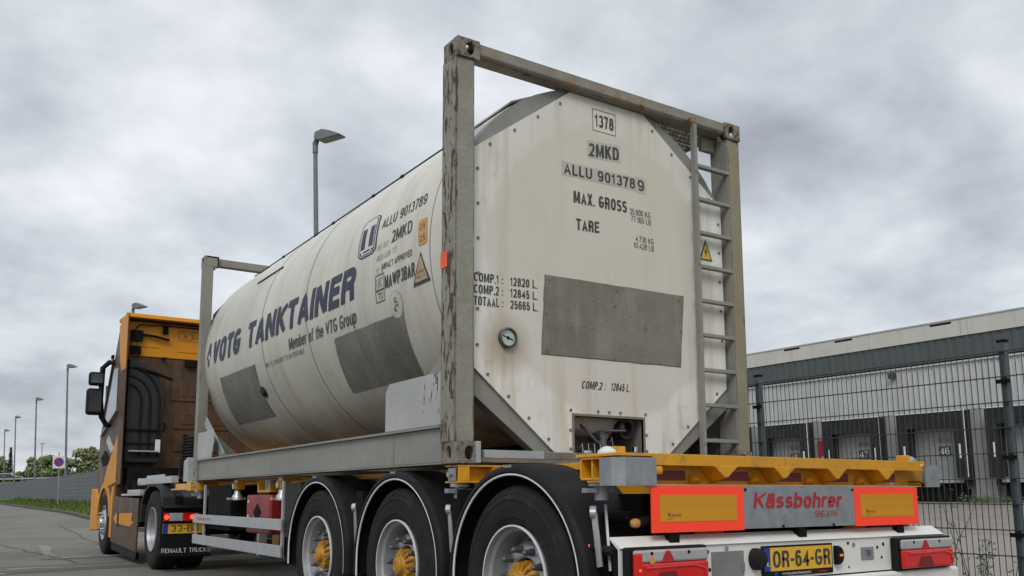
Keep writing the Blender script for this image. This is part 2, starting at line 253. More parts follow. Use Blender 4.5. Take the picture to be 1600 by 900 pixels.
# ------------------------------------------------------------------ builders
OFF = {}
class MB:
    def __init__(s): s.v = []; s.f = []; s.m = []; s.mats = []; s.cur = 0
    def use(s, m):
        if m not in s.mats: s.mats.append(m)
        s.cur = s.mats.index(m); return s
    def add(s, vs, fs):
        o = len(s.v); s.v += [Vector(v) for v in vs]; s.f += [tuple(i + o for i in f) for f in fs]; s.m += [s.cur] * len(fs); return s
    def box(s, x0, x1, y0, y1, z0, z1, mtx=None):
        x0, x1 = sorted((x0, x1)); y0, y1 = sorted((y0, y1)); z0, z1 = sorted((z0, z1))
        vs = [Vector((x, y, z)) for x in (x0, x1) for y in (y0, y1) for z in (z0, z1)]
        if mtx is not None: vs = [mtx @ v for v in vs]
        return s.add(vs, [(0, 1, 3, 2), (4, 6, 7, 5), (0, 4, 5, 1), (2, 3, 7, 6), (0, 2, 6, 4), (1, 5, 7, 3)])
    def bar(s, a, b, wd, th, up=(0, 0, 1)):
        a, b = Vector(a), Vector(b); d = (b - a); ln = d.length; d.normalize(); u = Vector(up)
        r = d.cross(u); r.normalize(); u = r.cross(d)
        mt = Matrix((r, d, u)).transposed().to_4x4(); mt.translation = a
        return s.box(-wd / 2, wd / 2, 0, ln, -th / 2, th / 2, mt)
    def cyl(s, a, b, r0, r1=None, n=16, caps=True):
        a, b = Vector(a), Vector(b); r1 = r0 if r1 is None else r1; q = (b - a).normalized().to_track_quat('Z', 'Y')
        vs = [c + q @ Vector((r * math.cos(2 * PI * i / n), r * math.sin(2 * PI * i / n), 0)) for c, r in ((a, r0), (b, r1)) for i in range(n)]
        fs = [(i, (i + 1) % n, n + (i + 1) % n, n + i) for i in range(n)]
        if caps: fs += [tuple(range(n - 1, -1, -1)), tuple(range(n, 2 * n))]
        return s.add(vs, fs)
    def tube(s, pts, r, n=8, caps=True):
        pts = [Vector(p) for p in pts]; rr = r if isinstance(r, (list, tuple)) else [r] * len(pts); vs = []
        t0 = (pts[1] - pts[0]).normalized(); u = t0.orthogonal().normalized()
        for i, p in enumerate(pts):
            t = (pts[min(i + 1, len(pts) - 1)] - pts[max(i - 1, 0)]).normalized()
            u = (u - t * u.dot(t)).normalized(); w_ = t.cross(u)
            vs += [p + (u * math.cos(2 * PI * k / n) + w_ * math.sin(2 * PI * k / n)) * rr[i] for k in range(n)]
        fs = [(i * n + k, i * n + (k + 1) % n, (i + 1) * n + (k + 1) % n, (i + 1) * n + k) for i in range(len(pts) - 1) for k in range(n)]
        if caps: fs += [tuple(range(n - 1, -1, -1)), tuple(range((len(pts) - 1) * n, len(pts) * n))]
        return s.add(vs, fs)
    def lathe(s, prof, c, axis='x', n=48, a0=0, a1=2 * PI, closed=False):
        """prof: (along axis, radius) points, turned about the axis through c"""
        full = abs(a1 - a0 - 2 * PI) < 1e-6; steps = n if full else n + 1; vs = []
        for i in range(steps):
            a = a0 + (a1 - a0) * i / n
            for t, r in prof:
                if axis == 'x': vs.append((c[0] + t, c[1] + r * math.cos(a), c[2] + r * math.sin(a)))
                elif axis == 'y': vs.append((c[0] + r * math.cos(a), c[1] + t, c[2] + r * math.sin(a)))
                else: vs.append((c[0] + r * math.cos(a), c[1] + r * math.sin(a), c[2] + t))
        k = len(prof); fs = []
        for i in range(n):
            j = (i + 1) % steps
            for q in range(k if closed else k - 1):
                p = (q + 1) % k
                fs.append((i * k + q, j * k + q, j * k + p, i * k + p))
        if closed and not full: fs += [tuple(range(k)), tuple((steps - 1) * k + q for q in range(k - 1, -1, -1))]
        return s.add(vs, fs)
    def prism(s, poly, axis, a, b):
        """poly in the plane across axis: x -> (y,z), y -> (x,z), z -> (x,y)"""
        def P(u, v, t): return {'x': (t, u, v), 'y': (u, t, v), 'z': (u, v, t)}[axis]
        k = len(poly); vs = [P(u, v, a) for u, v in poly] + [P(u, v, b) for u, v in poly]
        return s.add(vs, [tuple(range(k)), tuple(range(2 * k - 1, k - 1, -1))] + [(i, i + k, (i + 1) % k + k, (i + 1) % k) for i in range(k)])
    def sheet(s, poly3): return s.add(poly3, [tuple(range(len(poly3)))])
    def text(s, body, fn, bold=0, shear=0, slices=0):
        """flat lettering: fn(u,v) maps the unit box of the text to the surface"""
        P0, PU, PV = Vector(fn(0, 0)), Vector(fn(1, 0)), Vector(fn(0, 1)); W, H = (PU - P0).length, (PV - P0).length
        nn = (PU - P0).cross(PV - P0).normalized(); th = min(.115 + 1.7 * bold, .30) * H
        tx_ = th; th = th * .80; gap = .16 if bold < .07 else .13
        adv = [(GLYPH[c][0] if c in GLYPH else .85) for c in body]; total = sum(adv) + gap * (len(body) - 1); k = (W - max(0, shear) * H) / total; x = 0; lift = 0
        for c, a in zip(body, adv):
            for pts in (GLYPH[c][1] if c in GLYPH else []):
                w_ = a * k; t_ = min(tx_, w_ * (.42 if bold > .07 else .36)) if a > .3 else min(tx_, w_ * 1.6)
                q = [(x + t_ / 2 + px * (w_ - t_), th / 2 + py * (H - th)) for px, py in pts]
                if slices:
                    r_ = [q[0]]
                    for p1, p2 in zip(q, q[1:]):
                        m_ = max(1, int(abs(p2[1] - p1[1]) / (H / slices) + .5)); r_ += [(p1[0] + (p2[0] - p1[0]) * i / m_, p1[1] + (p2[1] - p1[1]) * i / m_) for i in range(1, m_ + 1)]
                    q = r_
                closed = (Vector(q[0]) - Vector(q[-1])).length < 1e-5; 
                if closed: q = q[:-1]
                elif len(q) > 1 and c not in 'SC2356sae':
                    for e0, e1 in ((0, 1), (-1, -2)):
                        dx, dy = q[e0][0] - q[e1][0], q[e0][1] - q[e1][1]
                        if abs(dx) > abs(dy): q[e0] = (max(x, min(x + w_, q[e0][0] + math.copysign(t_ / 2, dx))), q[e0][1])
                n_ = len(q); L_ = []
                for i in range(n_):
                    p = Vector(q[i]); a_ = Vector(q[(i - 1) % n_]) if (i or closed) else None; b_ = Vector(q[(i + 1) % n_]) if (i < n_ - 1 or closed) else None
                    d1 = (p - a_).normalized() if a_ is not None else None; d2 = (b_ - p).normalized() if b_ is not None else None
                    d1 = d1 or d2; d2 = d2 or d1; n1 = Vector((-d1.y, d1.x)); n2 = Vector((-d2.y, d2.x)); m_ = (n1 + n2)
                    m_ = m_.normalized() if m_.length > 1e-4 else n1; f_ = min(1 / max(m_.dot(n1), .28), 3.2)
                    hv = Vector((t_ / 2, th / 2)); o_ = Vector((m_.x * f_ * hv.x, m_.y * f_ * hv.y)); L_.append((p + o_, p - o_))
                vs = []
                for u_, v_ in L_:
                    for z_ in (u_, v_):
                        y_ = max(-.34 * H, z_.y) if c in 'pgy,' else max(0, z_.y); y_ = min(H, y_); vs.append(Vector(fn((z_.x + shear * y_) / W, y_ / H)) + nn * lift)
                s.add(vs, [(2 * i, 2 * i + 1, (2 * i + 3) % (2 * n_), (2 * i + 2) % (2 * n_)) for i in range(n_ if closed else n_ - 1)])
                lift = (lift + .00011) if lift < .0006 else 0
            x += (a + gap) * k
        return s
    def build(s, name, m=None, parent=None, bevel=0, smooth=False, kind=None, recalc=True):
        me = bpy.data.meshes.new(name); o = bpy.data.objects.new(name, me); COL.objects.link(o)
        off = OFF.get(parent.name, Vector()) if parent else Vector()
        OFF[o.name] = off
        me.from_pydata([v - off for v in s.v], [], s.f)
        if m: s.mats = [m]
        for x in s.mats: me.materials.append(M[x])
        if len(s.mats) > 1: me.polygons.foreach_set('material_index', s.m)
        if recalc:
            bm = bmesh.new(); bm.from_mesh(me); bmesh.ops.recalc_face_normals(bm, faces=bm.faces); bm.to_mesh(me); bm.free()
        if parent: o.parent = parent
        if smooth:
            me.polygons.foreach_set('use_smooth', [True] * len(me.polygons))
            me.set_sharp_from_angle(angle=R(35))
        if bevel:
            bv = o.modifiers.new('edge', 'BEVEL'); bv.width = bevel; bv.segments = 2; bv.limit_method = 'ANGLE'; bv.angle_limit = R(40)
            bv.harden_normals = False
        if kind: o['kind'] = kind
        me.update(); return o

def _g():
    def S(a0, a1, cx=.5, cy=.5, rx=.5, ry=.5, n=14, p=.78):
        o = []
        for i in range(n + 1):
            a = R(a0 + (a1 - a0) * i / n); c, z = math.cos(a), math.sin(a); o.append((cx + rx * math.copysign(abs(c) ** p, c), cy + ry * math.copysign(abs(z) ** p, z)))
        return o
    G = {' ': (.42, [])}
    O = S(0, 360, n=26); G['O'] = (.92, [O]); G['0'] = (.78, [O]); G['D'] = (.9, [[(0, 0), (.5, 0)] + S(-90, 90, .45, .5, .55, .5)[1:] + [(0, 1), (0, -.0)]])
    G['A'] = (.92, [[(-.02, -.14), (.5, 1.1), (1.02, -.14)], [(.30, .25), (.70, .25)]]); G['V'] = (.92, [[(-.02, 1.14), (.5, -.1), (1.02, 1.14)]])
    G['B'] = (.86, [[(0, 0), (.5, 0)] + S(-90, 90, .55, .265, .45, .265) + [(0, .53)], [(0, 1), (.5, 1)] + S(90, -90, .52, .765, .42, .235) + [(0, .53)], [(0, 0), (0, 1)]])
    G['C'] = (.88, [S(38, 322)]); G['G'] = (.93, [S(38, 270) + S(270, 345)[1:] + [(1, .45), (.55, .45)]])
    G['E'] = (.76, [[(1, 1), (0, 1), (0, 0), (1, 0)], [(0, .52), (.9, .52)]]); G['F'] = (.72, [[(1, 1), (0, 1), (0, -.15)], [(0, .5), (.88, .5)]])
    G['H'] = (.9, [[(0, -.15), (0, 1.15)], [(1, -.15), (1, 1.15)], [(0, .52), (1, .52)]]); G['I'] = (.22, [[(.5, -.2), (.5, 1.2)]])
    G['J'] = (.66, [[(1, 1.15), (1, .3)] + S(0, -180, .5, .3, .5, .3)]); G['K'] = (.9, [[(0, -.15), (0, 1.15)], [(1.0, 1.12), (.05, .38)], [(.35, .60), (1.02, -.14)]])
    G['L'] = (.7, [[(0, 1.15), (0, 0), (1, 0)]]); G['M'] = (1.12, [[(0, -.15), (0, 1)], [(1, -.15), (1, 1)], [(.03, 1.1), (.5, -.05), (.97, 1.1)]])
    G['N'] = (.92, [[(0, -.15), (0, 1.1)], [(1, -.1), (1, 1.15)], [(.02, 1.1), (.98, -.1)]]); G['P'] = (.84, [[(0, -.15), (0, 1), (.5, 1)] + S(90, -90, .52, .735, .48, .265) + [(0, .47)]])
    G['R'] = (.88, [[(0, -.15), (0, 1), (.5, 1)] + S(90, -90, .52, .745, .46, .255) + [(0, .49)], [(.5, .49), (.78, .45), (.92, .3), (.98, -.15)]])
    SS = S(25, 90, .5, .755, .46, .245, 6) + S(90, 250, .5, .755, .47, .245, 10)[1:] + S(80, -90, .5, .265, .5, .265, 10) + S(-90, -158, .5, .265, .5, .265, 6)[1:]
    G['S'] = (.84, [SS]); G['T'] = (.82, [[(0, 1), (1, 1)], [(.5, -.15), (.5, .95)]]); G['U'] = (.88, [[(0, 1.15), (0, .4)] + S(180, 360, .5, .4, .5, .4)[1:-1] + [(1, .4), (1, 1.15)]])
    G['W'] = (1.3, [[(-.01, 1.14), (.25, -.08), (.5, 1.05), (.75, -.08), (1.01, 1.14)]]); G['X'] = (.88, [[(0, -.12), (1, 1.12)], [(0, 1.12), (1, -.12)]]); G['Y'] = (.88, [[(0, 1.14), (.5, .42), (1, 1.14)], [(.5, -.15), (.5, .45)]])
    G['Z'] = (.82, [[(0, 1), (1, 1), (0, 0), (1, 0)]])
    G['1'] = (.5, [[(.72, -.15), (.72, 1.1)], [(.0, .78), (.35, .82), (.66, 1.0)]]); G['2'] = (.78, [S(165, 0, .5, .72, .48, .28, 10) + [(.9, .5), (.05, .0), (1.2, .0)]])
    G['3'] = (.78, [S(160, -90, .5, .755, .45, .245, 14), S(90, -160, .5, .265, .5, .265, 14)]); G['4'] = (.8, [[(.76, -.15), (.76, 1.0), (.0, .27), (1.0, .27)]])
    G['5'] = (.78, [[(.92, 1), (.16, 1), (.06, .50)] + S(128, -160, .5, .32, .5, .32, 14)]); G['6'] = (.78, [S(0, 360, .5, .31, .5, .31, 20), S(35, 180, .5, .6, .5, .4, 9) + [(0, .31)]])
    G['7'] = (.74, [[(0, 1), (1, 1), (.62, .5), (.38, -.15)]]); G['8'] = (.78, [S(0, 360, .5, .765, .42, .235, 20), S(0, 360, .5, .27, .5, .27, 20)]); G['9'] = (.78, [S(0, 360, .5, .69, .5, .31, 20), S(215, 360, .5, .4, .5, .4, 9) + [(1, .69)]])
    G['.'] = (.2, [[(.5, -.1), (.5, .04)]]); G[':'] = (.2, [[(.5, .0), (.5, .1)], [(.5, .55), (.5, .66)]]); G['-'] = (.42, [[(0, .42), (1, .42)]]); G['/'] = (.5, [[(0, -.1), (1, 1.1)]])
    # lower case, x-height about .72
    h = .70; b = lambda cx=.5: S(0, 360, cx, h / 2, .5, h / 2, 20)
    G['o'] = (.72, [b()]); G['e'] = (.72, [[(0, h / 2), (1, h / 2)] + S(0, 320, .5, h / 2, .5, h / 2, 18)[1:]]); G['a'] = (.72, [S(0, 360, .45, h * .30, .45, h * .30, 16), [(1, -.15), (1, h * .6)] + S(0, 150, .5, h * .66, .5, h * .34, 8)])
    G['\u00e4'] = (.72, G['a'][1] + [[(.18, .93), (.32, .93)], [(.68, .93), (.82, .93)]])
    G['b'] = (.72, [b(), [(0, -.15), (0, 1.15)]]); G['h'] = (.7, [[(0, -.15), (0, 1.15)], S(180, 0, .5, h - .3, .5, .3, 8) + [(1, -.15)]]); G['r'] = (.45, [[(0, -.15), (0, h + .1)], [(0, h * .5), (.35, h * .93), (1, h)]])
    G['s'] = (.66, [[(x, y * h) for x, y in SS]]); G['m'] = (1.1, [[(0, -.15), (0, h + .1)], S(180, 0, .25, h - .25, .25, .25, 7) + [(.5, -.15)], S(180, 0, .75, h - .25, .25, .25, 7) + [(1, -.15)]])
    G['f'] = (.42, [[(.4, -.15), (.4, .8), (.55, 1), (1, 1)], [(0, h), (1, h)]]); G['t'] = (.42, [[(.4, 1), (.4, .15), (.55, 0), (1, 0)], [(0, h), (1, h)]])
    G['u'] = (.7, [[(1, -.15), (1, h + .1)], [(0, h + .1), (0, .3)] + S(180, 360, .5, .3, .5, .3, 8)[1:]]); G['p'] = (.72, [b(), [(0, -.45), (0, h + .1)]]); G['n'] = (.7, [[(0, -.15), (0, h + .1)], S(180, 0, .5, h - .3, .5, .3, 8) + [(1, -.15)]])
    G['d'] = (.72, [b(), [(1, -.15), (1, 1.15)]]); G['l'] = (.2, [[(.5, -.15), (.5, 1.15)]]); G['w'] = (1.0, [[(0, h + .1), (.25, -.08), (.5, h), (.75, -.08), (1, h + .1)]])
    return G
GLYPH = _g()
class Lines:
    """every line of lettering a mesh of its own under its part"""
    def __init__(s, parent): s.p = parent; s.m = 'ink'
    def use(s, m): s.m = m; return s
    def text(s, *a, **k): MB().text(*a, **k).build('lettering', s.m, s.p, recalc=False)
    def sheet(s, pts, name='marking'): MB().sheet(pts).build(name, s.m, s.p, recalc=False)
def thing(name, label, cat, loc=(0, 0, 0), group=None, mtx=None):
    o = bpy.data.objects.new(name, None); COL.objects.link(o); o['label'] = label; o['category'] = cat
    if group: o['group'] = group
    if mtx is not None: o.matrix_world = mtx; OFF[o.name] = Vector()
    else: o.location = loc; OFF[o.name] = Vector(loc)
    o.empty_display_size = .2
    return o
def tag(o, label, cat, group=None):
    o['label'] = label; o['category'] = cat
    if group: o['group'] = group
    return o
def copy_tree(o, parent=None):
    c = o.copy(); COL.objects.link(c); c.parent = parent; OFF[c.name] = OFF.get(o.name, Vector())
    for ch in list(o.children): copy_tree(ch, c)
    return c
# true vertical of the surroundings: the lorry stands on a road that falls gently to one side
EM = Matrix(((.9992976206527252, -.00015418102002787439, -.037473211578606905), (0, .9999915358278229, -.00411439821990582), (.03747352876100642, .004111508351569694, .999289162425608)))
EYE = .94
def EW(x, y, z): return CAM + EM @ Vector((x, y, z - EYE))
def EMX(x, y, z, rz=0):
    m = (EM @ Matrix.Rotation(rz, 3, 'Z')).to_4x4(); m.translation = EW(x, y, z); return m

# ------------------------------------------------------------------ ground, road, verge, yard (surroundings frame)
def sstep(t): t = max(0, min(1, t)); return t * t * (3 - 2 * t)
def kerb_x(y): return 5.75 + (4.55 - 5.75) * sstep((y - 19) / 8)
def road_z(x, y):
    f = 1 - sstep((y - 19) / 22)
    return -(.0375 * x + .0041 * min(y, 40)) * f - .0008 + (0 if f > .999 else 0)
def fence_z(y): return -.24 + .36 * sstep((y - 14) / 26)
def right_z(x, y):
    """verge between kerb and fence, then the slope down to the yard"""
    k = kerb_x(y); zk = road_z(k, y) + .09
    if x <= 7.05: return zk + (fence_z(y) - zk) * sstep((x - k) / (7.05 - k))
    return fence_z(y) + (-1.06 - fence_z(y)) * sstep((x - 7.05) / 4.8)
def grid(name, xs, ys, zf, m, kind='structure'):
    mb = MB(); nx = len(ys[1]) if isinstance(ys, tuple) else len(ys)
    vs = []; fs = []
    for i, y in enumerate(ys):
        row = xs(y)
        for x in row: vs.append(EW(x, y, zf(x, y)))
        k = len(row)
        if i:
            for j in range(k - 1): fs.append(((i - 1) * k + j, (i - 1) * k + j + 1, i * k + j + 1, i * k + j))
    mb.add(vs, fs); o = mb.build(name, m, kind=kind, smooth=True, recalc=False); return o
def lin(a, b, n): return [a + (b - a) * i / (n - 1) for i in range(n)]
YS = [-60, -40, -25] + lin(-15, 60, 61) + [65, 75, 90, 110, 130, 160, 200, 260, 400]
grid('road', lambda y: lin(-14, kerb_x(y), 22), YS, road_z, 'asphalt')
g_ = MB().add([EW(-2500, -2500, -1.5), EW(2500, -2500, -1.5), EW(2500, 2500, -1.5), EW(-2500, 2500, -1.5)], [(0, 1, 2, 3)])
g_.build('ground', 'earth', kind='structure')
grid('grass_field', lambda y: [-400, -120, -50, -14], YS, lambda x, y: road_z(-14, y) - .05 * (x < -15), 'grass')
grid('grass_verge', lambda y: [kerb_x(y) + .12] + lin(kerb_x(y) + .5, 7.05, 5) + lin(7.6, 11.9, 8), YS, right_z, 'grass')
grid('yard', lambda y: lin(11.88, 41.55, 6), [-80, -40, 0, 20, 40, 80, 150], lambda x, y: -1.064 - .0, 'yard')
grid('yard_far_side', lambda y: [41.6, 120, 600], [-200, 0, 200, 900], lambda x, y: -1.10, 'earth')
kb = MB(); prev = None
for y in [yy for yy in YS if yy <= 260]:
    x = kerb_x(y); z0 = road_z(x, y); q = [EW(x, y, z0 - .1), EW(x, y, z0 + .10), EW(x + .13, y, z0 + .11), EW(x + .13, y, z0 - .1)]
    o_ = len(kb.v); kb.v += q
    if prev is not None:
        for a in range(3): kb.f.append((prev + a, prev + a + 1, o_ + a + 1, o_ + a)); kb.m.append(0)
    prev = o_
kb.build('kerb', 'kerb', kind='structure')
def decal(name, pts, m, z=.004, kind='structure'):
    return MB().add([EW(x, y, road_z(x, y) + z) for x, y in pts], [tuple(range(len(pts)))]).build(name, m, kind=kind)
def strip(name, line, wd, m, z=.004):
    mb = MB(); L_ = []
    for i, (x, y) in enumerate(line):
        a = Vector(line[max(i - 1, 0)]); b = Vector(line[min(i + 1, len(line) - 1)]); d = (b - a).normalized(); n_ = Vector((-d.y, d.x)) * wd / 2 * (1 + .25 * math.sin(i * 2.3))
        L_ += [EW(x + n_.x, y + n_.y, road_z(x + n_.x, y + n_.y) + z), EW(x - n_.x, y - n_.y, road_z(x - n_.x, y - n_.y) + z)]
    mb.add(L_, [(2 * i, 2 * i + 1, 2 * i + 3, 2 * i + 2) for i in range(len(line) - 1)])
    mb.build(name, m, kind='structure')
strip('road_marking', [(1.70 + i * .12, 15.72 + i * .02) for i in range(8)], .12, 'paint_mark')
strip('road_marking', [(.66, 12.95), (.78, 12.88), (.86, 12.84)], .10, 'paint_mark')
strip('road_repair', [(-6 + i * 1.0, 11.4 + .22 * i + .12 * math.sin(i)) for i in range(14)], .55, 'tar', .003)
strip('road_repair', [(1.5 + i * .45, 15.5 + .05 * i) for i in range(8)], .35, 'tar', .002)
rsn = random.Random(9)
for (x0, y0, x1, y1, n_) in ((-1.5, 13.6, 5.0, 14.4, 26), (1.2, 21.5, 1.9, 14.3, 22), (-3, 16.5, 3.8, 18.4, 24), (2.6, 12, 3.4, 30, 30), (.4, 30, 1.0, 50, 22)):
    ln_ = [(x0 + (x1 - x0) * i / n_ + rsn.uniform(-.06, .06), y0 + (y1 - y0) * i / n_ + rsn.uniform(-.08, .08)) for i in range(n_ + 1)]
    strip('road_crack', ln_, .045, 'tar', .005)
strip('road_patch', [(1.95, 20.2), (1.9, 18.8), (1.75, 17.4), (1.72, 16.2)], .16, 'yard', .004)
strip('road_patch', [(.9, 13.6), (1.3, 13.75), (1.6, 13.6)], .22, 'yard', .004)
# yard: lighter strip of paving and parking lines
def yard_q(name, x0, x1, y0, y1, m, z):
    MB().add([EW(x0, y0, z), EW(x1, y0, z), EW(x1, y1, z), EW(x0, y1, z)], [(0, 1, 2, 3)]).build(name, m, kind='structure')
M['yard2'] = mat('worn_paving', (.255, .23, .20), (.20, .18, .155), .85, nscale=25, bump=.5, bscale=40, contrast=1)
yard_q('yard_paving', 12.4, 23.3, -40, 60, 'yard2', -1.058)
for k in range(8):
    y = 18.6 + 4.5 * k
    yard_q('yard_marking', 27, 37, y, y + .11, 'paint_mark', -1.058)

gt = MB(); rsg = random.Random(12)
for i in range(9000):
    y = 19 + 75 * rsg.random() ** 1.5; k_ = kerb_x(y); x = k_ + .10 + (7.0 - k_ - .10) * rsg.random() ** .8
    hgt = rsg.uniform(.04, .12) + (.25 * rsg.random() if x > 6.6 and rsg.random() < .45 else 0); a = rsg.uniform(0, PI); wv = .035 + hgt * .12; z = right_z(x, y)
    dx, dy = math.cos(a) * wv, math.sin(a) * wv; lx, ly = rsg.uniform(-.05, .05), rsg.uniform(-.05, .05)
    gt.sheet([EW(x - dx, y - dy, z - .01), EW(x + dx, y + dy, z - .01), EW(x + lx, y + ly, z + hgt)])
tag_ = gt.build('grass_tufts', 'grass', kind='stuff', recalc=False); tag_['label'] = 'rough grass growing on the verge in front of the strip fence'; tag_['category'] = 'grass'
# ------------------------------------------------------------------ warehouse
wh = thing('warehouse', 'pale grey warehouse with green band and cream parapet beyond the wire fence', 'warehouse', mtx=EMX(41.6, 30, -1.06))
Y0, Y1 = -55, 42       # along the front, local
def ribbed(name, m, z0, z1, x, pitch, depth, parent):
    mb = MB(); vs = []; y = Y0; i = 0
    while y < Y1 + .01:
        for dy, dx in ((0, 0), (pitch * .42, 0), (pitch * .5, depth), (pitch * .92, depth)):
            vs += [(x + dx, y + dy, z0), (x + dx, y + dy, z1)]
        y += pitch
    mb.add(vs, [(2 * i, 2 * i + 2, 2 * i + 3, 2 * i + 1) for i in range(len(vs) // 2 - 1)])
    return mb.build(name, m, parent, recalc=False)
MB().box(.30, 32, Y0, Y1, 0, 8.7).build('building_body', 'plinth', wh)
docks = [(18.5 + 4.5 * k, 22.0 + 4.5 * k, 45 + k) for k in range(-5, 6)]
lw = MB(); edges = [Y0] + [v for d in docks for v in (d[0] - 30, d[1] - 30)] + [Y1]
for a, b in zip(edges[::2], edges[1::2]):
    if b > a: lw.box(0, .28, a, b, 0, 4.42)
lw.box(0, .28, edges[1], edges[-2], 4.38, 4.42)
lw.build('wall', 'plinth', wh)
ribbed('ribbed_cladding', 'cladding', 4.42, 6.72, -.04, .30, .05, wh)
MB().box(-.12, .26, Y0, Y1, 6.72, 6.80).build('drip_ledge', 'cladding', wh)
ribbed('green_band', 'green', 6.88, 7.99, -.10, .45, .04, wh)
MB().box(-.04, .26, Y0, Y1, 6.80, 6.88).build('shadow_gap', 'dark', wh)
MB().box(-.16, .5, Y0, Y1, 7.99, 8.80).build('parapet', 'fascia', wh)
for y in (3.0, -.45, -6.0, -11.5, 8.6, 14): MB().box(-.168, -.15, y - .55, y + .55, 8.64, 8.74).build('parapet_slot', 'dark', wh)
for k in range(-9, 8): MB().box(-.165, -.15, k * 5.0 + 3.0, k * 5.0 + 3.02, 8.0, 8.8).build('parapet_joint', 'plinth', wh)
MB().box(-.20, .54, Y0, Y1, 8.80, 8.86).build('roof_edge', 'cladding', wh)
def dock(y0, y1, num):
    y0 -= 30; y1 -= 30
    s = MB(); d = -.6
    s.box(d, .0, y0 - .0, y0 + .55, 1.14, 3.62); s.box(d, .0, y1 - .55, y1, 1.14, 3.62); s.box(d, .0, y0, y1, 3.62, 4.36)
    sh = s.build('dock_shelter', 'shelter', wh)
    t = MB(); t.box(d - .04, d + .04, y0 - .03, y1 + .03, 4.36, 4.41); t.box(d - .02, d + .02, y0 - .03, y0, 1.2, 4.36)
    t.build('shelter_edge', 'white_txt', sh)
    for yy in (y0 + .30, y1 - .34):
        MB().box(d - .01, d, yy - .05, yy + .05, 2.1, 2.78).build('guide_stripe', 'white_txt', sh)
    dd = MB().box(.02, .26, y0 + .55, y1 - .55, 1.14, 3.62).build('dock_door', 'dockdoor', wh)
    q = MB()
    for k in range(1, 5): q.box(.012, .03, y0 + .55, y1 - .55, 1.14 + k * .5, 1.155 + k * .5)
    q.build('panel_joint', 'plinth', dd)
    yc = (y0 + y1) / 2 - .35
    MB().box(.0, .03, yc - .33, yc + .33, 2.86, 3.16).build('window', 'dockdoor', dd)
    q = MB().box(-.012, .0, yc - .29, yc - .02, 2.90, 3.12).box(-.012, .0, yc + .02, yc + .29, 2.90, 3.12); q.build('pane', 'glass', dd)
    MB().box(-.015, .0, yc - .30, yc + .30, 2.24, 2.70).build('number_sign', 'signdark', dd)
    MB().text(str(num), lambda u, v: (-.022, yc + .24 - .48 * u, 2.30 + .34 * v), bold=.02).build('door_number', 'white_txt', dd)
    MB().box(-.30, .28, y0 + .4, y1 - .4, .92, 1.14).build('dock_lip', 'plinth', wh)
    MB().box(-.002, .27, y0 + .4, y1 - .4, .02, .90).build('dock_pit', 'dark', wh)
    for yy in (y0 + .25, y1 - .25): MB().box(-.28, 0, yy - .13, yy + .13, .78, 1.10).build('dock_buffer', 'rubber', wh)
for a, b, k in docks: dock(a, b, k)
rd = MB().box(-.05, .1, 1.12, 1.78, 1.14, 3.33).build('red_door', 'reddoor', wh)
MB().cyl((-.06, 1.35, 2.25), (-.052, 1.35, 2.25), .26, n=20).build('door_disc', 'cladding', rd)
lp = MB().box(-.34, -.05, -3.35, -3.03, 6.30, 6.60).build('wall_lamp', 'signdark', wh, bevel=.03)
MB().box(-.30, -.10, -3.30, -3.08, 6.285, 6.298).build('lamp_glass', 'lumglass', lp)
bush = MB()
for y in (-8.7, -7.0, -3.4):
    for i in range(140):
        c = Vector((rnd.uniform(-.55, -.05), y + rnd.gauss(0, .45), abs(rnd.gauss(0, .16)) + .03)); a = Vector((rnd.uniform(-1, 1), rnd.uniform(-1, 1), rnd.uniform(-1, 1))) * .05
        b_ = a.orthogonal(); bush.sheet([c - a, c + b_, c + a, c - b_])
bo = bush.build('weeds', 'leaf4', kind='stuff'); bo.matrix_world = EMX(41.6, 30, -1.06)

# ------------------------------------------------------------------ wire fence
FX = 7.05
wf = thing('wire_fence', 'grey welded wire mesh fence between the trailer and the warehouse yard', 'fence', mtx=EMX(FX, 3.61, 0))
def fpanel(y0, y1, z0, z1, parent):
    mb = MB(); n = int(round((y1 - y0) / .05))
    for i in range(n + 1):
        y = y0 + (y1 - y0) * i / n; mb.box(-.0024, .0024, y - .0024, y + .0024, z0, z1)
    z = z1 - .005
    while z > z0:
        mb.box(-.011, -.003, y0, y1, z - .004, z + .004); mb.box(.003, .011, y0, y1, z - .004, z + .004); z -= .2
    return mb.build('mesh_panel', 'wire', parent, recalc=False)
for k in range(-4, 9):
    y = 2.48 * k; z0 = fence_z(y + 3.61)
    p_ = MB().box(.012, .072, y - .024, y + .024, z0 - .1, 1.86); po = p_.build('fence_post', 'post', wf)
    MB().box(.008, .076, y - .032, y + .032, 1.86, 1.88).build('post_cap', 'dark', po)
    zt = 1.785
    while zt > z0 + .2: MB().box(-.016, .012, y - .05, y + .05, zt - .235 - .018, zt - .235 + .014).build('post_clamp', 'dark', po); zt -= .6
    if k < 8: fpanel(y + .005, y + 2.475, z0 + .03, 1.79, wf)
# privacy fence further along the same line
pf = thing('privacy_fence', 'long grey fence filled with privacy strips running along the grass verge', 'fence', mtx=EMX(FX, 23.45, 0))
for k in range(0, 60):
    y = 2.5 * k; z0 = fence_z(y + 23.45)
    MB().box(.02, .08, y - .03, y + .03, z0 - .1, 1.84).build('fence_post', 'post', pf)
    mb = MB(); mb.box(-.006, .006, y + .03, y + 2.47, z0, 1.79); z = 1.785; wr_ = MB()
    while z > z0: wr_.box(-.018, -.008, y + .01, y + 2.49, z - .014, z + .014); z -= .2
    for j in range(1, 10): wr_.box(-.014, -.008, y + .25 * j - .010, y + .25 * j + .010, z0, 1.785)
    sp_ = mb.build('slat_panel', 'slat', pf, recalc=False); wr_.build('wire_grid_frame', 'strip_wire', sp_, recalc=False)

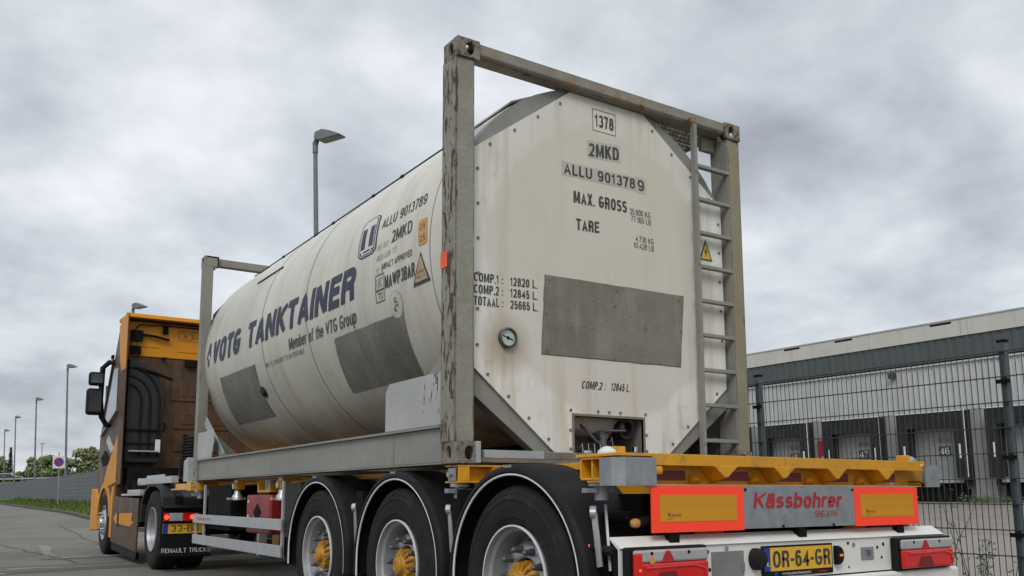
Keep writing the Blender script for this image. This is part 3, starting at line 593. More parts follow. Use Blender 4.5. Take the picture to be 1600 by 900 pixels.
# ------------------------------------------------------------------ lamp posts
def lamp_post(x, y, h, label, small=False, az=0, group='lamp posts behind the fence'):
    z0 = -.3
    t = thing('lamp_post', label, 'lamp post', group=group, mtx=EMX(x, y, z0, az)); H = h - z0
    MB().cyl((0, 0, 0), (0, 0, H - .35), .085, .055, 14).build('pole', 'pole', t, smooth=True)
    if small:
        MB().cyl((0, 0, H - .35), (0, 0, H), .05, n=10).cyl((0, 0, H - .02), (0, 0, H + .08), .45, .35, 16).build('lamp_head', 'lum', t); return t
    j = MB().cyl((0, 0, H - .40), (0, 0, H - .12), .07, n=14).tube([(0, 0, H - .2), (.05, 0, H - .05), (.16, 0, H + .0)], .07, 10); j.build('bracket', 'pole', t, smooth=True)
    hd = MB(); prof = [(.06, -.05), (.10, .10), (.32, .13), (.55, .05), (.86, -.10), (.84, -.13), (.20, -.15)]
    hd.prism([(a, H + b) for a, b in prof], 'y', -.15, .15); ho = hd.build('lamp_head', 'lum', t, bevel=.02)
    MB().prism([(.28, H - .148), (.82, H - .128), (.82, H - .14), (.28, H - .165)], 'y', -.12, .12).build('lamp_glass', 'lumglass', ho)
    return t
AZ = R(-60)
lamp_post(8, 20.75, 9.68, 'tall grey lamp post rising just behind the tank of the container', az=AZ)
lamp_post(8, 44.8, 9.62, 'grey lamp post whose head shows just over the cab roof', az=AZ)
lamp_post(8, 68.6, 9.6, 'tallest looking grey lamp post behind the strip fence beside the blue and red sign', az=AZ)
lamp_post(8, 90.0, 9.2, 'grey lamp post over the fence, next one beyond the post by the sign', az=AZ)
lamp_post(8, 112.5, 9.2, 'slim lamp post in front of the dark pointed conifer', az=AZ)
lamp_post(8, 129, 8.7, 'farthest lamp post of the row, at the edge by the dark car', az=AZ)
lamp_post(15.2, 160, 8.4, 'short distant lamp post with a round flat head above the hedge', small=True)

# ------------------------------------------------------------------ no stopping sign
sg = thing('traffic_sign', 'white square sign with blue and red no stopping disc on a thin pole', 'sign', mtx=EMX(5.9, 53.4, .05, R(-8)))
MB().cyl((0, 0, -.1), (0, 0, 2.9), .032, n=10).build('pole', 'galv', sg, smooth=True)
MB().box(-.30, .30, -.06, -.035, 2.04, 2.72).build('sign_plate', 'sign_white', sg, bevel=.01)
ds = MB().cyl((0, -.062, 2.38), (0, -.066, 2.38), .245, n=32).build('disc', 'sign_red', sg)
MB().cyl((0, -.067, 2.38), (0, -.070, 2.38), .20, n=32).build('disc_field', 'sign_blue', ds)
MB().box(-.20, .20, -.074, -.071, 2.365, 2.395, Matrix.Translation((0, 0, 2.38)) @ Matrix.Rotation(R(45), 4, 'Y') @ Matrix.Translation((0, 0, -2.38))).build('slash', 'sign_red', ds)

# ------------------------------------------------------------------ trees, hedge, bank and car far ahead
def leaves(mb, c, rad, n, size, rs, squash=1):
    for i in range(n):
        while True:
            p = Vector((rs.uniform(-1, 1), rs.uniform(-1, 1), rs.uniform(-1, 1)))
            if .25 < p.length < 1: break
        p = p * (1 - .3 * rs.random()); q = Vector(c) + Vector((p.x * rad, p.y * rad, p.z * rad * squash))
        a = Vector((rs.uniform(-1, 1), rs.uniform(-1, 1), rs.uniform(-1, 1))).normalized() * size * rs.uniform(.5, 1.2); b = a.orthogonal().normalized() * size * rs.uniform(.3, .8)
        mb.sheet([q - a, q + b, q + a, q - b])
def tree(x, y, h, rad, m, label, seed, cat='tree', leaf=.42, dens=130):
    rs = random.Random(seed); t = thing('tree', label, cat, group='trees beyond the fence', mtx=EMX(x, y, -1.0)); H = h + 1.0
    tr = MB().tube([(0, 0, 0), (.1, 0, H * .25), (-.05, .1, H * .55), (.1, 0, H * .8)], [.28, .22, .14, .05], 8)
    crown = MB(); cs = []
    for k in range(13):
        a = rs.uniform(0, 2 * PI); f = rs.random(); zc_ = H * (.38 + .52 * f); rr = rad * (1 - .55 * f) * rs.uniform(.35, 1)
        c = (rr * math.cos(a), rr * math.sin(a), zc_); cs.append(c)
        tr.tube([(0, 0, H * (.2 + .4 * f)), (c[0] * .5, c[1] * .5, (H * (.2 + .4 * f) + zc_) / 2 + .2), c], [.09, .06, .02], 5)
    tr.build('trunk', 'bark', t, recalc=False)
    for c in cs: leaves(crown, c, rad * rs.uniform(.34, .58), dens, leaf, rs, .8)
    crown.build('crown', m, t, recalc=False)
for i, a in enumerate([
    (11.0, 205, 8.3, 3.6, 'leaf1', 'round green tree next to the dark pointed conifer'),
    (16.8, 200, 7.9, 3.2, 'leaf1', 'low round green tree between the two slim lamp posts'),
    (20.3, 200, 8.2, 3.0, 'leaf1', 'dense mid green tree just behind the short round headed lamp'),
    (23.6, 195, 9.3, 2.9, 'leaf2', 'tall yellowish spring tree behind the traffic sign'),
    (26.2, 190, 9.9, 2.7, 'leaf2', 'tallest pale green tree, behind the lamp post by the sign'),
    (28.6, 185, 8.9, 2.6, 'leaf2', 'thin leaved yellow green tree nearest the cab'),
    (30.6, 180, 8.0, 2.8, 'leaf1', 'green tree half hidden by the edge of the cab'),
    (33.5, 178, 7.6, 2.8, 'leaf2', 'pale tree hidden mostly behind the cab mirrors')]):
    tree(*a, seed=20 + i)
rs = random.Random(3)
cn = thing('conifer', 'dark narrow pointed conifer at the edge of the tree line', 'tree', mtx=EMX(13.2, 195, -1))
MB().cyl((0, 0, 0), (0, 0, 9), .2, .04, 8).build('trunk', 'bark', cn)
cw = MB()
for i in range(900):
    f = rs.random(); z = 1 + 9.3 * f; r_ = (1.05 * (1 - f) + .04) * rs.uniform(.5, 1); a = rs.uniform(0, 2 * PI); q = Vector((r_ * math.cos(a), r_ * math.sin(a), z))
    a_ = Vector((math.cos(a) * .3, math.sin(a) * .3, -.15)); b_ = Vector((-math.sin(a), math.cos(a), .2)) * .12; cw.sheet([q - a_, q + b_, q + a_, q - b_])
cw.build('crown', 'leaf3', cn, recalc=False)
# raised road with a hedge behind it
bk = MB(); A = [(7.9, 165), (60, 150), (60, 176), (7.9, 190)]
top = [(8.6, 167.5), (58, 152.5), (58, 173), (8.6, 187)]
bk.add([EW(x, y, -1.06) for x, y in A] + [EW(x, y, 2.5) for x, y in top], [(4, 5, 6, 7)] + [(i, (i + 1) % 4, 4 + (i + 1) % 4, 4 + i) for i in range(4)])
bk.build('embankment', 'grass', kind='structure')
hd = MB(); rs = random.Random(5)
for i in range(5200):
    t_ = rs.random(); x = 9 + 49 * t_; y = 186 - 14 * t_; hh = 1.9 + .35 * math.sin(x * 1.3) + .25 * math.sin(x * 3.1)
    q = EW(x, y + rs.gauss(0, .35), 2.45 + hh * rs.random()); a = Vector((rs.uniform(-1, 1), rs.uniform(-1, 1), rs.uniform(-1, 1))).normalized() * .28; b = a.orthogonal().normalized() * .18
    hd.sheet([q - a, q + b, q + a, q - b])
tag(hd.build('hedge', 'leaf4', recalc=False), 'long clipped green hedge along the raised road below the trees', 'hedge')
gr = thing('guard_rail', 'pale guard rail along the raised road above the strip fence', 'guard rail', mtx=EMX(0, 0, 0))
gm = MB(); gm.bar((9, 168.5, 3.0), (57, 154, 3.0), .05, .22); gm.build('rail_beam', 'galv_new', gr)
gp = MB()
for i in range(13): gp.box(9 + 4 * i - .05, 9 + 4 * i + .05, 168.55 - 1.208 * i, 168.65 - 1.208 * i, 2.4, 3.0)
gp.build('rail_posts_frame', 'galv', gr)
cr_ = thing('parked_car', 'dark estate car on the raised road at the far end of the fence', 'car', mtx=EMX(11.3, 171.3, 2.5, R(-16)))
prof = [(-2.2, .35), (-2.25, .75), (-2.0, .95), (-1.75, 1.42), (.35, 1.46), (1.15, 1.0), (2.1, .85), (2.25, .5), (2.2, .3)]
MB().prism(prof, 'y', -.88, .88).build('body', 'carpaint', cr_, bevel=.06)
gl = MB().prism([(-1.72, 1.0), (-1.58, 1.36), (.28, 1.39), (.95, 1.02)], 'y', -.893, .893); gl.build('side_window', 'glass', cr_)
for x in (-1.4, 1.35):
    for s in (-1, 1): MB().cyl((x, s * .72, .32), (x, s * .93, .32), .32, n=20).build('wheel', 'rubber', cr_)
# weeds climbing the wire fence
def weed(x, y, h, label, seed, leafy):
    rs = random.Random(seed); t = thing('weed_plant', label, 'weed', group='dry weeds at the wire fence', mtx=EMX(x, y, right_z(x, y) - .02)); mb = MB(); lf = MB()
    for k in range(3):
        p = Vector((rs.uniform(-.05, .05), rs.uniform(-.1, .1), 0)); pts = [p.copy()]; d = Vector((rs.uniform(-.1, .1), rs.uniform(-.25, .25), 1))
        for i in range(7): d += Vector((rs.uniform(-.08, .08), rs.uniform(-.3, .3), 0)); p = p + d.normalized() * h / 7; pts.append(p.copy())
        mb.tube(pts, [.005 - .0005 * i for i in range(8)], 5)
        for i in range(2, 8):
            for s in range(2 + leafy * 3):
                q = pts[i] + Vector((rs.uniform(-.03, .03), rs.uniform(-.06, .06), rs.uniform(-.03, .03))); a = Vector((rs.uniform(-1, 1), rs.uniform(-1, 1), rs.uniform(-1, 1))).normalized() * .022; b = a.orthogonal().normalized() * .008
                lf.sheet([q - a, q + b, q + a, q - b])
    mb.build('stem', 'twig', t); lf.build('foliage', 'leaf4' if leafy else 'twig', t, recalc=False)
weed(6.95, 4.05, 1.02, 'dark dry weed leaning against the wire fence beside the rear bumper', 1, 0)
weed(7.3, 4.0, .55, 'low thin weed behind the wire fence near its middle', 2, 1)
weed(7.25, 3.75, .50, 'low thin weed behind the wire fence close to the post', 4, 1)

# ================================================================== tank container
ZB, ZT, LY, HW = 1.13, 3.757, 6.10, 1.25
ct = thing('tank_container', 'cream tank container in a rusty grey steel frame, carried on the yellow trailer', 'tank container', (0, 3, ZB))
TR, TZ = 1.207, 2.545
def on_tank_(y, th, r=TR): return Vector((-r * math.cos(R(th)), y, TZ + r * math.sin(R(th))))
def on_tank(y, th, r=TR):      # marks were measured on a slightly smaller barrel
    return on_tank_(-.02293 + .991897 * y - .002037 * th - .00037 * y * th - .000031 * th * th, -2.63401 - .000129 * y + .943365 * th - .00011 * y * th - .001036 * th * th, r)
# shell: barrel with slightly rounded ends
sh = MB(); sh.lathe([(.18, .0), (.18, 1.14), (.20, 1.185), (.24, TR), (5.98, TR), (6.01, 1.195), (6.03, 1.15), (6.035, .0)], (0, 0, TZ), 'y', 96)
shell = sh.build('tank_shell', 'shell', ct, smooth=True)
for y in (2.68, 3.88):
    MB().lathe([(-.030, TR), (-.030, TR + .0022), (.030, TR + .0022), (.030, TR)], (0, y, TZ), 'y', 96).build('ring_band', 'shell', shell, smooth=True)
    MB().lathe([(-.044, TR + .0005), (-.044, TR + .0026), (-.031, TR + .0026)], (0, y, TZ), 'y', 96).build('band_edge', 'shell_seam', shell)
for y in (.42,):
    MB().lathe([(-.004, TR + .0005), (-.004, TR + .002), (.004, TR + .002)], (0, y, TZ), 'y', 96).build('shell_joint', 'shell_seam', shell)
# folded edge along the top of the cladding, with its clips
ed = MB()
pts = [on_tank_(y, 51.5, TR + .012) for y in lin(.95, 5.6, 14)]
ed.tube(pts, .007, 6)
for y in (1.75, 2.3, 3.2, 4.6): ed.cyl(on_tank_(y - .02, 51.5, TR + .012), on_tank_(y + .02, 51.5, TR + .012), .013, n=8)
ed.tube([on_tank(y, 36 + (y < 3.0) * 0, TR + .006) for y in lin(3.95, 4.75, 5)] , .008, 6)
ed.build('cladding_edge', 'plastic_grey', shell)
def rough_patch(y0, y1, t0, t1, name='repair_sheet', sk=0.0, seed=0):
    rs = random.Random(seed); mb = MB(); n = 14; vs = []
    for j in range(n + 1):
        th = t0 + (t1 - t0) * j / n; 
        for i in range(n + 1):
            u = i / n; y = y0 + (y1 - y0) * u + sk * j / n
            jy = rs.uniform(-.004, .004) if i in (0, n) else 0; jt = rs.uniform(-.15, .15) if j in (0, n) else 0
            vs.append(on_tank(y + jy, th + jt, TR + .0045))
    fs = [(j * (n + 1) + i, j * (n + 1) + i + 1, (j + 1) * (n + 1) + i + 1, (j + 1) * (n + 1) + i) for j in range(n) for i in range(n)]
    mb.add(vs, fs); mb.build(name, 'patch', shell, smooth=True)
rough_patch(.89, 2.12, -15.0, -37.5, seed=1, sk=.09); rough_patch(4.15, 5.39, -12.5, -39.5, seed=2, sk=.05)
kn = MB(); c0 = on_tank(4.12, -26.5, TR); dr = (c0 - Vector((0, 4.12, TZ))).normalized()
kn.cyl(c0 - dr * .01, c0 + dr * .012, .06, n=20).cyl(c0 + dr * .012, c0 + dr * .03, .035, n=16); kn.build('cladding_plug', 'plastic_grey', shell)

def tk(y0, y1, t0, t1, slant=0, lift=.0028):      # box of lettering on the barrel: y from reader's side y0 down to y1, bottom t0 to top t1 (degrees)
    return lambda u, v: on_tank(y0 + (y1 - y0) * u - slant * v, t0 + (t1 - t0) * v, TR + lift)
lt = Lines(shell)
lt.use('blue_ink')
lt.text('VOTG', tk(5.66, 4.58, -3.9, 9.4, lift=.0042), bold=.11, shear=.10, slices=5)
lt.text('TANKTAINER', tk(4.36, 1.63, -3.9, 9.0, lift=.0042), bold=.11, shear=.10, slices=5)
# three-bladed emblem ahead of the name
for pl in ([(.45, 1), (.60, .95), (.62, .62), (.30, .36), (.14, .36)], [(.60, 1), (.78, .95), (.98, .45), (.84, .38), (.66, .62)], [(.38, .33), (.72, .37), (.70, .02), (.56, .1), (.42, .02)],):
    lt.sheet([tk(5.94, 5.72, -4.5, 9.8)(u, v) for u, v in pl])
lt.use('ink')
lt.text('Member of the VTG Group', tk(3.15, 1.63, -12.6, -7.6, lift=.0042), bold=.02, shear=.25, slices=3)
lt.text('IMO 1 EQUIVALENT TO UN PORTABLE', tk(3.84, 2.80, -16.1, -14.0), bold=.004, slices=2)
lt.text('ALLU 9013789', tk(1.33, .63, 19.0, 23.6), bold=.02, shear=-.42, slices=3)
lt.text('2MKD', tk(1.06, .745, 10.4, 15.3), bold=.04, shear=-.38, slices=3)
lt.text('IMPACT APPROVED', tk(1.17, .70, 1.8, 4.0), bold=.02, shear=-.12, slices=2)
lt.text('MAWP3BAR', tk(1.12, .66, -5.3, -.8), bold=.04, slices=3)
lt.text('70', tk(1.245, 1.16, -8.0, -5.6), bold=.008, slices=2)
def outline(mb, y0, y1, t0, t1, wd=.007):
    for a, b in (((y0, t0), (y1, t0)), ((y1, t0), (y1, t1)), ((y1, t1), (y0, t1)), ((y0, t1), (y0, t0))):
        n = 4; A_ = Vector(a); B_ = Vector(b); q = []
        for i in range(n): 
            p1 = A_.lerp(B_, i / n); p2 = A_.lerp(B_, (i + 1) / n)
            if a[1] == b[1]: d = math.degrees(wd / TR); mb.sheet([on_tank(p1[0], p1[1] - d / 2, TR + .0026), on_tank(p2[0], p2[1] - d / 2, TR + .0026), on_tank(p2[0], p2[1] + d / 2, TR + .0026), on_tank(p1[0], p1[1] + d / 2, TR + .0026)])
            else: mb.sheet([on_tank(p1[0] - wd / 2, p1[1], TR + .0026), on_tank(p2[0] - wd / 2, p2[1], TR + .0026), on_tank(p2[0] + wd / 2, p2[1], TR + .0026), on_tank(p1[0] + wd / 2, p1[1], TR + .0026)])
ob_ = MB(); outline(ob_, 1.275, 1.135, -8.8, -4.9); outline(ob_, 1.275, 1.135, -4.7, .6); ob_.build('code_border', 'ink', shell, recalc=False)
lt.use('fade_ink')
lt.text('IM 101', tk(1.30, 1.12, 10.2, 12.4), bold=.004, slices=2); lt.text('RID/ADR T7', tk(1.28, .96, 5.9, 8.0), bold=.004, slices=2)
lt.text('TC IC', tk(1.27, 1.14, 1.2, 3.2), bold=.006, slices=2); lt.text('UIC', tk(1.26, 1.15, -3.9, -.4), bold=.008, slices=2)
# slanted emblem: blue rounded frame, pale field, block letter
def rows(mb, fn, f0, f1, v0, v1, lift, n=10):
    """strip between u=f0(v) and u=f1(v), cut in rows so that it follows the barrel"""
    L_ = []
    for i in range(n + 1):
        v = v0 + (v1 - v0) * i / n
        for u in (f0(v), f1(v)): L_.append(fn(u, v, TR + lift))
    mb.add(L_, [(2 * i, 2 * i + 1, 2 * i + 3, 2 * i + 2) for i in range(n)])
EMF = lambda u, v, r: on_tank(1.635 + (1.335 - 1.635) * u + .145 * v, 10.6 + 17.2 * v, r)
def rnd_(x0, x1, y0, y1, c):
    def e(v, sgn, x):
        d = min(v - y0, y1 - v); k = c * (1 - min(1, max(0, d) / (c * .55))) ** 2
        return x - sgn * k
    return (lambda v: e(v, -1, x0)), (lambda v: e(v, 1, x1))
em = MB()
for m_, a, lift in (('blue_ink', (-.05, 1.05, -.02, 1.02, .22), .003), ('cream_ink', (.01, .99, .01, .99, .20), .0045), ('blue_ink', (.06, .94, .03, .97, .17), .006), ('cream_ink', (.10, .90, .05, .95, .15), .0075)):
    em.use(m_); f0, f1 = rnd_(*a); rows(em, EMF, f0, f1, a[2], a[3], lift, 18)
em.use('blue_ink')
for x0, x1 in ((.14, .39), (.61, .86)): rows(em, EMF, lambda v: x0, lambda v: x1, .19, .74, .009)
rows(em, EMF, lambda v: .30, lambda v: .72, .09, .13, .009, 2); rows(em, EMF, lambda v: .13, lambda v: .20, .09, .13, .009, 2); rows(em, EMF, lambda v: .78, lambda v: .86, .09, .13, .009, 2)
em.build('emblem', None, shell, recalc=False)
SF = lambda u, v, r: on_tank(.613 - .127 * u + .055 * v, 3.6 + 9.4 * v, r)
st = MB(); st.use('orange_st'); f0, f1 = rnd_(0, 1, 0, 1, .12); rows(st, SF, f0, f1, 0, 1, .003, 12)
st.use('ink'); st.text('2.6', lambda u, v: SF(.2 + .6 * u, .60 + .23 * v, TR + .005)); st.text('2.5', lambda u, v: SF(.2 + .6 * u, .13 + .23 * v, TR + .005))
st.build('orange_label', None, shell, recalc=False)
TF = lambda u, v, r: on_tank(.695 - .245 * u, -8.9 + 10.5 * v, r)
tr_ = MB(); tr_.use('ink'); rows(tr_, TF, lambda v: .5 * v, lambda v: 1 - .5 * v, 0, 1, .003)
tr_.use('peach'); rows(tr_, TF, lambda v: .13 + .45 * (v - .10), lambda v: .87 - .45 * (v - .10), .10, .84, .0045)
tr_.use('ink'); tr_.text('SUPER', lambda u, v: TF(.30 + .40 * u, .34 + .09 * v, TR + .006), slices=1); tr_.text('HEAVY', lambda u, v: TF(.26 + .48 * u, .19 + .09 * v, TR + .006), slices=1)
tr_.build('warning_triangle', None, shell, recalc=False)
CF = lambda u, v, r: on_tank(.975 - .098 * u, -12 + 4.75 * v, r)
rc = MB()
for m_, q_, lift in (('fade_ink', 1, .003), ('cream_ink', .94, .0045)):
    rc.use(m_); rows(rc, CF, lambda v: -math.sqrt(max(0, q_ * q_ - v * v)), lambda v: math.sqrt(max(0, q_ * q_ - v * v)), -q_, q_, lift, 20)
rc.use('ink')
def stroke(p): 
    for a, b in zip(p, p[1:]):
        d = (Vector(b) - Vector(a)).normalized() * .04; n_ = Vector((-d.y, d.x))
        rc.sheet([on_tank(.975 - .09 * q[0], -12 + 4.4 * q[1], TR + .006) for q in (Vector(a) - n_, Vector(b) - n_, Vector(b) + n_, Vector(a) + n_)])
stroke([(-.1, .55), (-.15, .3), (.1, .2), (.15, .5), (-.1, .55)]); stroke([(.15, .3), (.35, .0), (.3, -.25)]); stroke([(-.1, .2), (-.05, -.05), (.3, -.05)]); stroke([(-.4, -.3), (-.1, -.1), (-.35, -.45), (.1, -.4)])
rc.build('round_label', None, shell, recalc=False)

# end rings (grey plates closing the corners between barrel and frame)
def oct_(hw=1.09, zt=3.655, zu=3.095, zl=1.72, zb=1.20, tw=.33, bw=.47): return [(-bw, zb), (bw, zb), (hw, zl), (hw, zu), (tw, zt), (-tw, zt), (-hw, zu), (-hw, zl)]
def end_ring(ya, yb, R2=1.275, zc=2.45):
    for s in (-1, 1):
        inner = [(s * x, z) for x, z in [(-.33, 3.655), (-1.09, 3.095), (-1.09, 2.6)]]
        arc = []
        for a in lin(98, 172, 12):
            x, z = R2 * math.cos(R(a)), zc + R2 * math.sin(R(a)); x = max(x, -1.14); z = min(z, 3.70); arc.append((s * x, z))
        q = []
        for p in inner + [(s * -1.14, 2.6)] + arc[::-1]:
            if not q or (Vector(p) - Vector(q[-1])).length > 1e-4: q.append(p)
        MB().prism(q, 'y', ya, yb).build('end_ring', 'rail', ct)
        MB().prism([(s * -.47, 1.21), (s * -.61, 1.205), (s * -1.14, 1.60), (s * -1.14, 1.76), (s * -1.09, 1.725)], 'y', ya, yb).build('diagonal_brace', 'rail', ct)
end_ring(.10, .19); end_ring(6.04, 6.09, 1.225, 2.50)
# grey skirt strip that backs the lower diagonals
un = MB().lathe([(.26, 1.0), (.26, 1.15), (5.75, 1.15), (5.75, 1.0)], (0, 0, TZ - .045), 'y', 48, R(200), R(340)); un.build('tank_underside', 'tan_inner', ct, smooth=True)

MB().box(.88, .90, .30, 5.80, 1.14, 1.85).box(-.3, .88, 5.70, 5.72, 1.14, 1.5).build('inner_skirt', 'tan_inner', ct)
# white end panel with a notch for the valves
PY = .08
pn = MB(); o8 = oct_()
pn.prism([(-.47, 1.20), (-.33, 1.20), (-.33, 1.455), (.262, 1.455), (.262, 1.20), (.47, 1.20)] + o8[2:], 'y', PY, PY + .018)
panel = pn.build('end_panel', 'panel', ct)
bt = MB()
def bolts_along(a, b, n, inset=.035):
    for i in range(n):
        t = (i + .5) / n; x = a[0] + (b[0] - a[0]) * t; z = a[1] + (b[1] - a[1]) * t; c = Vector((-x, 2.45 - z)); c.normalize(); x += c.x * inset; z += c.y * inset
        bt.cyl((x, PY - .006, z), (x, PY, z), .010, n=8)
for a, b, n in ((o8[1], o8[2], 4), (o8[2], o8[3], 6), (o8[3], o8[4], 4), (o8[5], o8[6], 4), (o8[6], o8[7], 6), (o8[7], o8[0], 4)): bolts_along(a, b, n)
for x, z in ((-.355, 1.49), (-.13, 1.49), (-.035, 1.49), (.06, 1.49), (.285, 1.49), (-.36, 1.36), (.29, 1.35), (-.36, 1.24), (.29, 1.24)): bt.cyl((x, PY - .006, z), (x, PY, z), .010, n=8)
bt.build('rivet', 'rivet', panel)
MB().prism([(-.345, 1.20), (-.345, 1.47), (.277, 1.47), (.277, 1.20), (.262, 1.20), (.262, 1.455), (-.33, 1.455), (-.33, 1.20)], 'y', PY - .006, PY + .03).build('notch_rim', 'patch', panel)
# repair sheet on the end panel
rs = random.Random(11); rp = []
cs = [(-.577, 1.838), (.627, 1.848), (.672, 2.362), (-.547, 2.353)]
for a, b in zip(cs, cs[1:] + cs[:1]):
    for i in range(10):
        t = i / 10; j = .0025 if i else 0; rp.append((a[0] + (b[0] - a[0]) * t + rs.uniform(-j, j), a[1] + (b[1] - a[1]) * t + rs.uniform(-j, j) + 0.0))
MB().prism([(x * 1.011 - .0005, 2.1 + (z - 2.1) * 1.022) for x, z in rp], 'y', PY - .0015, PY + .001).build('sheet_edge', 'sheet_rim', panel)
rsh = MB().prism(rp, 'y', PY - .005, PY + .001).build('repair_sheet', 'patch', panel)
q = MB()
for x, z in ((-.52, 2.33), (.05, 2.33), (.62, 2.33), (-.54, 1.86), (.02, 1.86), (.60, 1.87), (-.545, 2.1), (.64, 2.1), (.03, 2.22)): q.cyl((x, PY - .009, z), (x, PY - .005, z), .010, n=8)
q.build('rivet', 'rivet', rsh)
# thermometer
ga = MB().lathe([(0, .062), (-.03, .064), (-.035, .055), (-.02, .050)], (-.847, PY, 1.912), 'y', 28).build('thermometer', 'nut', panel, smooth=True)
MB().cyl((-.847, PY - .018, 1.912), (-.847, PY, 1.912), .051, n=28).build('dial', 'green_gl', ga)
MB().bar((-.847, PY - .020, 1.912), (-.81, PY - .020, 1.900), .006, .006).bar((-.847, PY - .020, 1.912), (-.885, PY - .020, 1.925), .003, .004).cyl((-.847, PY - .022, 1.912), (-.847, PY - .018, 1.912), .010, n=10).build('needle', 'dark', ga)
def pt(x0, x1, z0, z1, dz=0, y=PY - .0022): return lambda u, v: (x0 + (x1 - x0) * u, y, z0 + (z1 - z0) * v + dz * u)
tx = Lines(panel); tx.use('sticker_grey')
for x0, x1, z0, z1, dz in ((-.185, .107, 3.225, 3.35, .02), (-.405, .24, 3.058, 3.155, .012), (.243, .345, 3.062, 3.180, .0)): tx.sheet([(x0, PY - .0012, z0), (x1, PY - .0012, z0 + dz), (x1, PY - .0012, z1 + dz), (x0, PY - .0012, z1)], 'faded_sticker')
tx.use('ink')
bx_ = MB(); tx.text('1378', pt(-.115, .05, 3.465, 3.555), bold=.06)
for a in ((-.137, .069, 3.432, 3.436), (-.137, .069, 3.585, 3.589), (-.137, -.133, 3.432, 3.589), (.065, .069, 3.432, 3.589)): bx_.sheet([(a[0], PY - .002, a[2]), (a[1], PY - .002, a[2]), (a[1], PY - .002, a[3]), (a[0], PY - .002, a[3])])
tx.text('2MKD', pt(-.172, .094, 3.238, 3.332, .02), bold=.06)
tx.text('ALLU 901378', pt(-.388, .238, 3.070, 3.145, .012), bold=.06); tx.text('9', pt(.262, .322, 3.078, 3.160), bold=.06)
tx.text('MAX. GROSS', pt(-.310, .157, 2.885, 2.967, .01), bold=.06)
tx.text('35.000 KG', pt(.182, .376, 2.893, 2.935), bold=.0); tx.text('77.160 LB', pt(.192, .378, 2.842, 2.884), bold=.0)
tx.text('TARE', pt(-.291, -.094, 2.700, 2.778, .008), bold=.06)
tx.text('4.730 KG', pt(.232, .40, 2.705, 2.745), bold=.0); tx.text('10.428 LB', pt(.212, .402, 2.655, 2.695), bold=.0)
for i, (a, b) in enumerate((('COMP.1 :', '12820 L.'), ('COMP.2 :', '12845 L.'), ('TOTAAL :', '25665 L.'))):
    z = 2.250 - .074 * i
    tx.text(a, pt(-1.084, -.872, z - .006, z + .050, .006), bold=.04, shear=.0); tx.text(b, pt(-.818, -.612, z, z + .054, .006), bold=.045)
tx.text('COMP.2 :', pt(-.267, -.055, 1.636, 1.688), bold=.035, shear=.25); tx.text('12845 L.', pt(-.02, .157, 1.638, 1.690), bold=.035, shear=.25)
bx_.build('number_border', 'ink', panel, recalc=False)
hz = MB(); hz.use('ink'); hz.sheet([(.850, PY - .002, 2.665), (.985, PY - .002, 2.665), (.917, PY - .002, 2.83)])
hz.use('yel_st'); hz.sheet([(.868, PY - .004, 2.676), (.967, PY - .004, 2.676), (.917, PY - .004, 2.802)])
hz.use('ink'); hz.sheet([(.925, PY - .006, 2.765), (.898, PY - .006, 2.728), (.914, PY - .006, 2.732), (.902, PY - .006, 2.692), (.935, PY - .006, 2.738), (.918, PY - .006, 2.736)])
hz.build('hazard_label', None, panel, recalc=False)

# valve recess
vb = MB(); vb.box(-.33, .262, PY + .30, PY + .32, 1.17, 1.46).box(-.345, -.331, PY + .019, PY + .32, 1.17, 1.47).box(.263, .277, PY + .019, PY + .32, 1.17, 1.47).box(-.345, .277, PY + .03, PY + .32, 1.456, 1.47).box(-.345, .277, PY + .03, PY + .32, 1.15, 1.17)
vc = vb.build('valve_recess', 'patch', ct)
v = MB(); v.cyl((-.03, .28, 1.34), (-.03, .14, 1.34), .036, n=16).cyl((-.03, .16, 1.34), (-.03, .16, 1.25), .03, n=12).cyl((-.03, .15, 1.25), (-.03, .15, 1.235), .05, n=14)
v.tube([(-.03, .14, 1.37), (.02, .12, 1.372), (.13, .11, 1.374)], .009, 8).tube([(-.2, .2, 1.42), (-.16, .15, 1.36), (-.1, .14, 1.30), (-.04, .15, 1.27)], .010, 8)
v.build('valve', 'nut', vc, smooth=True)
v = MB(); v.lathe([(.30, .0), (.30, .065), (.12, .065), (.12, .052), (.2, .045)], (.15, 0, 1.385), 'y', 20).cyl((.15, .3, 1.385), (.15, .24, 1.385), .045, n=14); v.build('outlet_pipe', 'plastic_grey', vc, smooth=True)
v = MB(); v.cyl((-.17, .17, 1.205), (-.17, .17, 1.235), .055, n=18)
for a in range(4): v.tube([(-.23 + .05 * a, .12, 1.22), (-.235 + .05 * a, .12, 1.28), (-.21 + .05 * a, .14, 1.285), (-.205 + .05 * a, .15, 1.23)], .005, 6)
v.tube([(.02, .14, 1.22), (.0, .12, 1.30), (.015, .12, 1.33), (.03, .12, 1.24)], .004, 6).tube([(-.30, .12, 1.30), (-.27, .12, 1.25), (-.24, .12, 1.27)], .007, 6).cyl((.22, .12, 1.235), (.22, .12, 1.27), .02, n=10)
v.build('coupling', 'chrome', vc, smooth=True)
MB().tube([(-.28, .2, 1.43), (-.275, .18, 1.38), (-.29, .18, 1.30)], .007, 6).build('blue_hose', 'plate_blue', vc)

